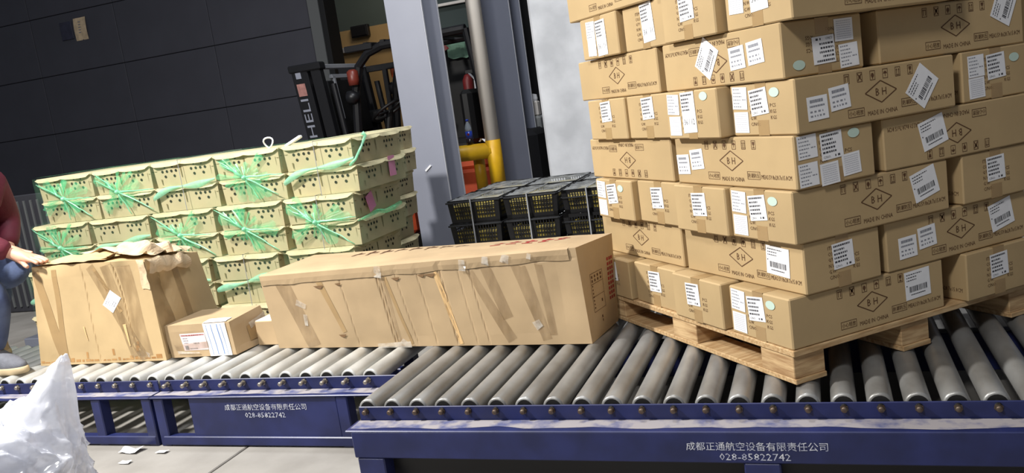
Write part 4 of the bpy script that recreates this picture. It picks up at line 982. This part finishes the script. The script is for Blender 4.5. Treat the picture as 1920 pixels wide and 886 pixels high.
# jacket
V = []; E_ = []; RD = []
a0 = J((-4.01, 2.98, .84), .155); a1 = J((-3.99, 2.98, 1.0), .15, a0); a2 = J((-3.955, 2.98, 1.16), .15, a1); a3 = J((-3.92, 2.98, 1.25), .085, a2)
s = J((-3.92, 2.78, 1.16), .088, a2); s1 = J((-3.84, 2.755, 1.07), .085, s); s2 = J((-3.755, 2.74, .985), .084, s1); s3 = J((-3.66, 2.81, .925), .070, s2); s4 = J((-3.585, 2.873, .868), .056, s3); s5 = J((-3.555, 2.897, .845), .046, s4)
s = J((-3.92, 3.18, 1.16), .088, a2); s1 = J((-3.98, 3.26, .96), .075, s); s4 = J((-3.87, 3.15, .84), .05, s1)
skin_obj('jacket', V, E_, RD, 'jacket', pp, 0, 2)
b = MB(); b.lathe([(.006, -.003), (.006, .0)], 10, 'y', (-3.60, 2.822, .872)); b.build('cuff_button', 'silver', pp)
# jeans
V = []; E_ = []; RD = []
a0 = J((-4.03, 2.98, .80), .15)
for (yy, kx_, ax_) in ((YR, -3.645, -3.735), (YL, -3.98, -4.16)):
    sg = -1 if yy < 2.98 else 1
    h = J((-3.96, 2.98+sg*.11, .74), .115, a0); th_ = J((-3.78, yy+.01, .715), .098, h); k0 = J((kx_-.035, yy, .69), .084, th_); k1 = J((kx_+.0, yy, .62), .080, k0); c0 = J(((kx_+ax_)/2-.012, yy, .50), .074, k1); c1 = J((ax_-.0, yy, .375), .058, c0)
skin_obj('jeans', V, E_, RD, 'jeans', pp, 0, 2)
# shoes
def shoe(ax, y, rz):
    L = .27; r = bpy.data.objects.new('shoe', None)
    def ring(t, z): # outline of the shoe at height z
        pts = []; n = 28
        for i in range(n):
            a = 2*math.pi*i/n; x = math.cos(a)*L/2; w = .047*(1+.12*math.cos(a)) if math.cos(a) > -.2 else .04
            pts.append((x*t[0]+t[1], math.sin(a)*w*t[2], z))
        return pts
    b = MB(); b.smooth = True; n = 28; prof = [((.93, 0, .93), .030), ((.95, 0, .97), .036), ((.93, -.004, .95), .052), ((.80, -.022, .86), .072), ((.58, -.05, .78), .092), ((.42, -.075, .72), .112), ((.36, -.085, .66), .125), ((.30, -.085, .55), .126)]
    vs = [p for q in prof for p in ring(*q)]; m_ = len(prof)
    b.add(vs, [(j*n+i, j*n+(i+1) % n, (j+1)*n+(i+1) % n, (j+1)*n+i) for j in range(m_-1) for i in range(n)]+[tuple((m_-1)*n+i for i in range(n))])
    o = b.build('shoe', 'shoe', pp, (ax, y, ZT), (0, 0, rz))
    b = MB(); b.smooth = True; prof = [((.94, 0, .92), 0), ((1, 0, 1), .006), ((1.0, 0, 1.0), .026), ((.96, 0, .96), .032)]; vs = [p for q in prof for p in ring(*q)]
    b.add(vs, [(j*n+i, j*n+(i+1) % n, (j+1)*n+(i+1) % n, (j+1)*n+i) for j in range(3) for i in range(n)]+[tuple(range(n))[::-1], tuple(3*n+i for i in range(n))])
    b.build('sole', 'sole', o)
shoe(-3.67, YR, R(-2)); shoe(-4.13, YL, 0)
# carton that carries the sitter
t = thing('seat_carton', 'plain brown carton the person sits on at the conveyor end', 'carton', (-4.15, 2.98, ZT))
MB().box(-.15, .15, -.15, .15, 0, .315, .005).build('body', 'carton2', t); MB().box(-.151, .151, -.025, .025, .315, .3156).build('packing_tape', 'tape_brown', t)

# ------------------------------------------------------------------ plastic bag in the foreground
t = thing('plastic_bag', 'crumpled translucent white plastic bag in the left foreground', 'bag', (-2.335, 1.52, 0), R(48))
def bag_geo(sc, peak, seed):
    bm = bmesh.new(); bmesh.ops.create_icosphere(bm, subdivisions=7 if peak else 5, radius=1)
    def ridge(q): return 1-abs(noise.noise(q))*2
    for v in bm.verts:
        d = v.co.normalized(); rx, ry, rz = .325*sc, .20*sc, .265*sc; e4 = (abs(d.x)**4.5+abs(d.y)**4.5+abs(d.z)**4.5)**(-1/4.5)
        w = Vector((noise.noise(d*2+Vector((seed, 1, 2))), noise.noise(d*2+Vector((4, seed, 2))), noise.noise(d*2+Vector((7, 1, seed)))))*.5
        q = d+w
        k = 1+.10*ridge(q*1.9+Vector((seed, 0, 0)))-.05+.06*ridge(q*4.1+Vector((0, seed, 3)))+.05*ridge(Vector((q.x*8, q.y*8, q.z*5))+Vector((seed, 5, 1)))+.022*ridge(q*15)
        k *= e4; p = Vector((d.x*rx*k, d.y*ry*k, d.z*rz*k+.265))
        if peak and d.z > 0:
            h1 = math.exp(-(Vector(((p.x-.285)/.048, (p.y+.03)/.06)).length)**2); h2 = math.exp(-(Vector(((p.x-.24)/.11, p.y/.15)).length)**2); p.z += .16*h1*(1+.3*noise.noise(d*9))+.05*h2-.03; p.x += .065*h1+.03*h2
        if p.z < .004: p.z = .004
        v.co = p
    me = bpy.data.meshes.new('bag'); bm.to_mesh(me); bm.free(); me.polygons.foreach_set('use_smooth', [True]*len(me.polygons)); return me
me = bag_geo(1, True, 3.3); me.materials.append(MATS['bag_film']); link('bag_film', me, t)
me = bag_geo(.82, False, 8.1); me.materials.append(MATS['bag_inner']); link('bundled_sheets', me, t, (0, 0, .006))

# ------------------------------------------------------------------ litter on the floor
random.seed(4)
lit = [((-2.79, 2.61), .10, 'torn white paper scrap at the foot of the conveyor leg'), ((-2.62, 2.60), .05, 'small white scrap by the conveyor leg'), ((-2.72, 2.50), .05, 'small pale scrap on the floor beside the plastic bag')]
for i, ((x, y), s, lab) in enumerate(lit):
    b = crumple(MB(), lambda a, c: (x+(a-.5)*s, y+(c-.5)*s*.5, .008), 6, 5, s*.12, 20, i*3)
    tag(b.build('paper_scrap', 'paper'), lab, 'paper')
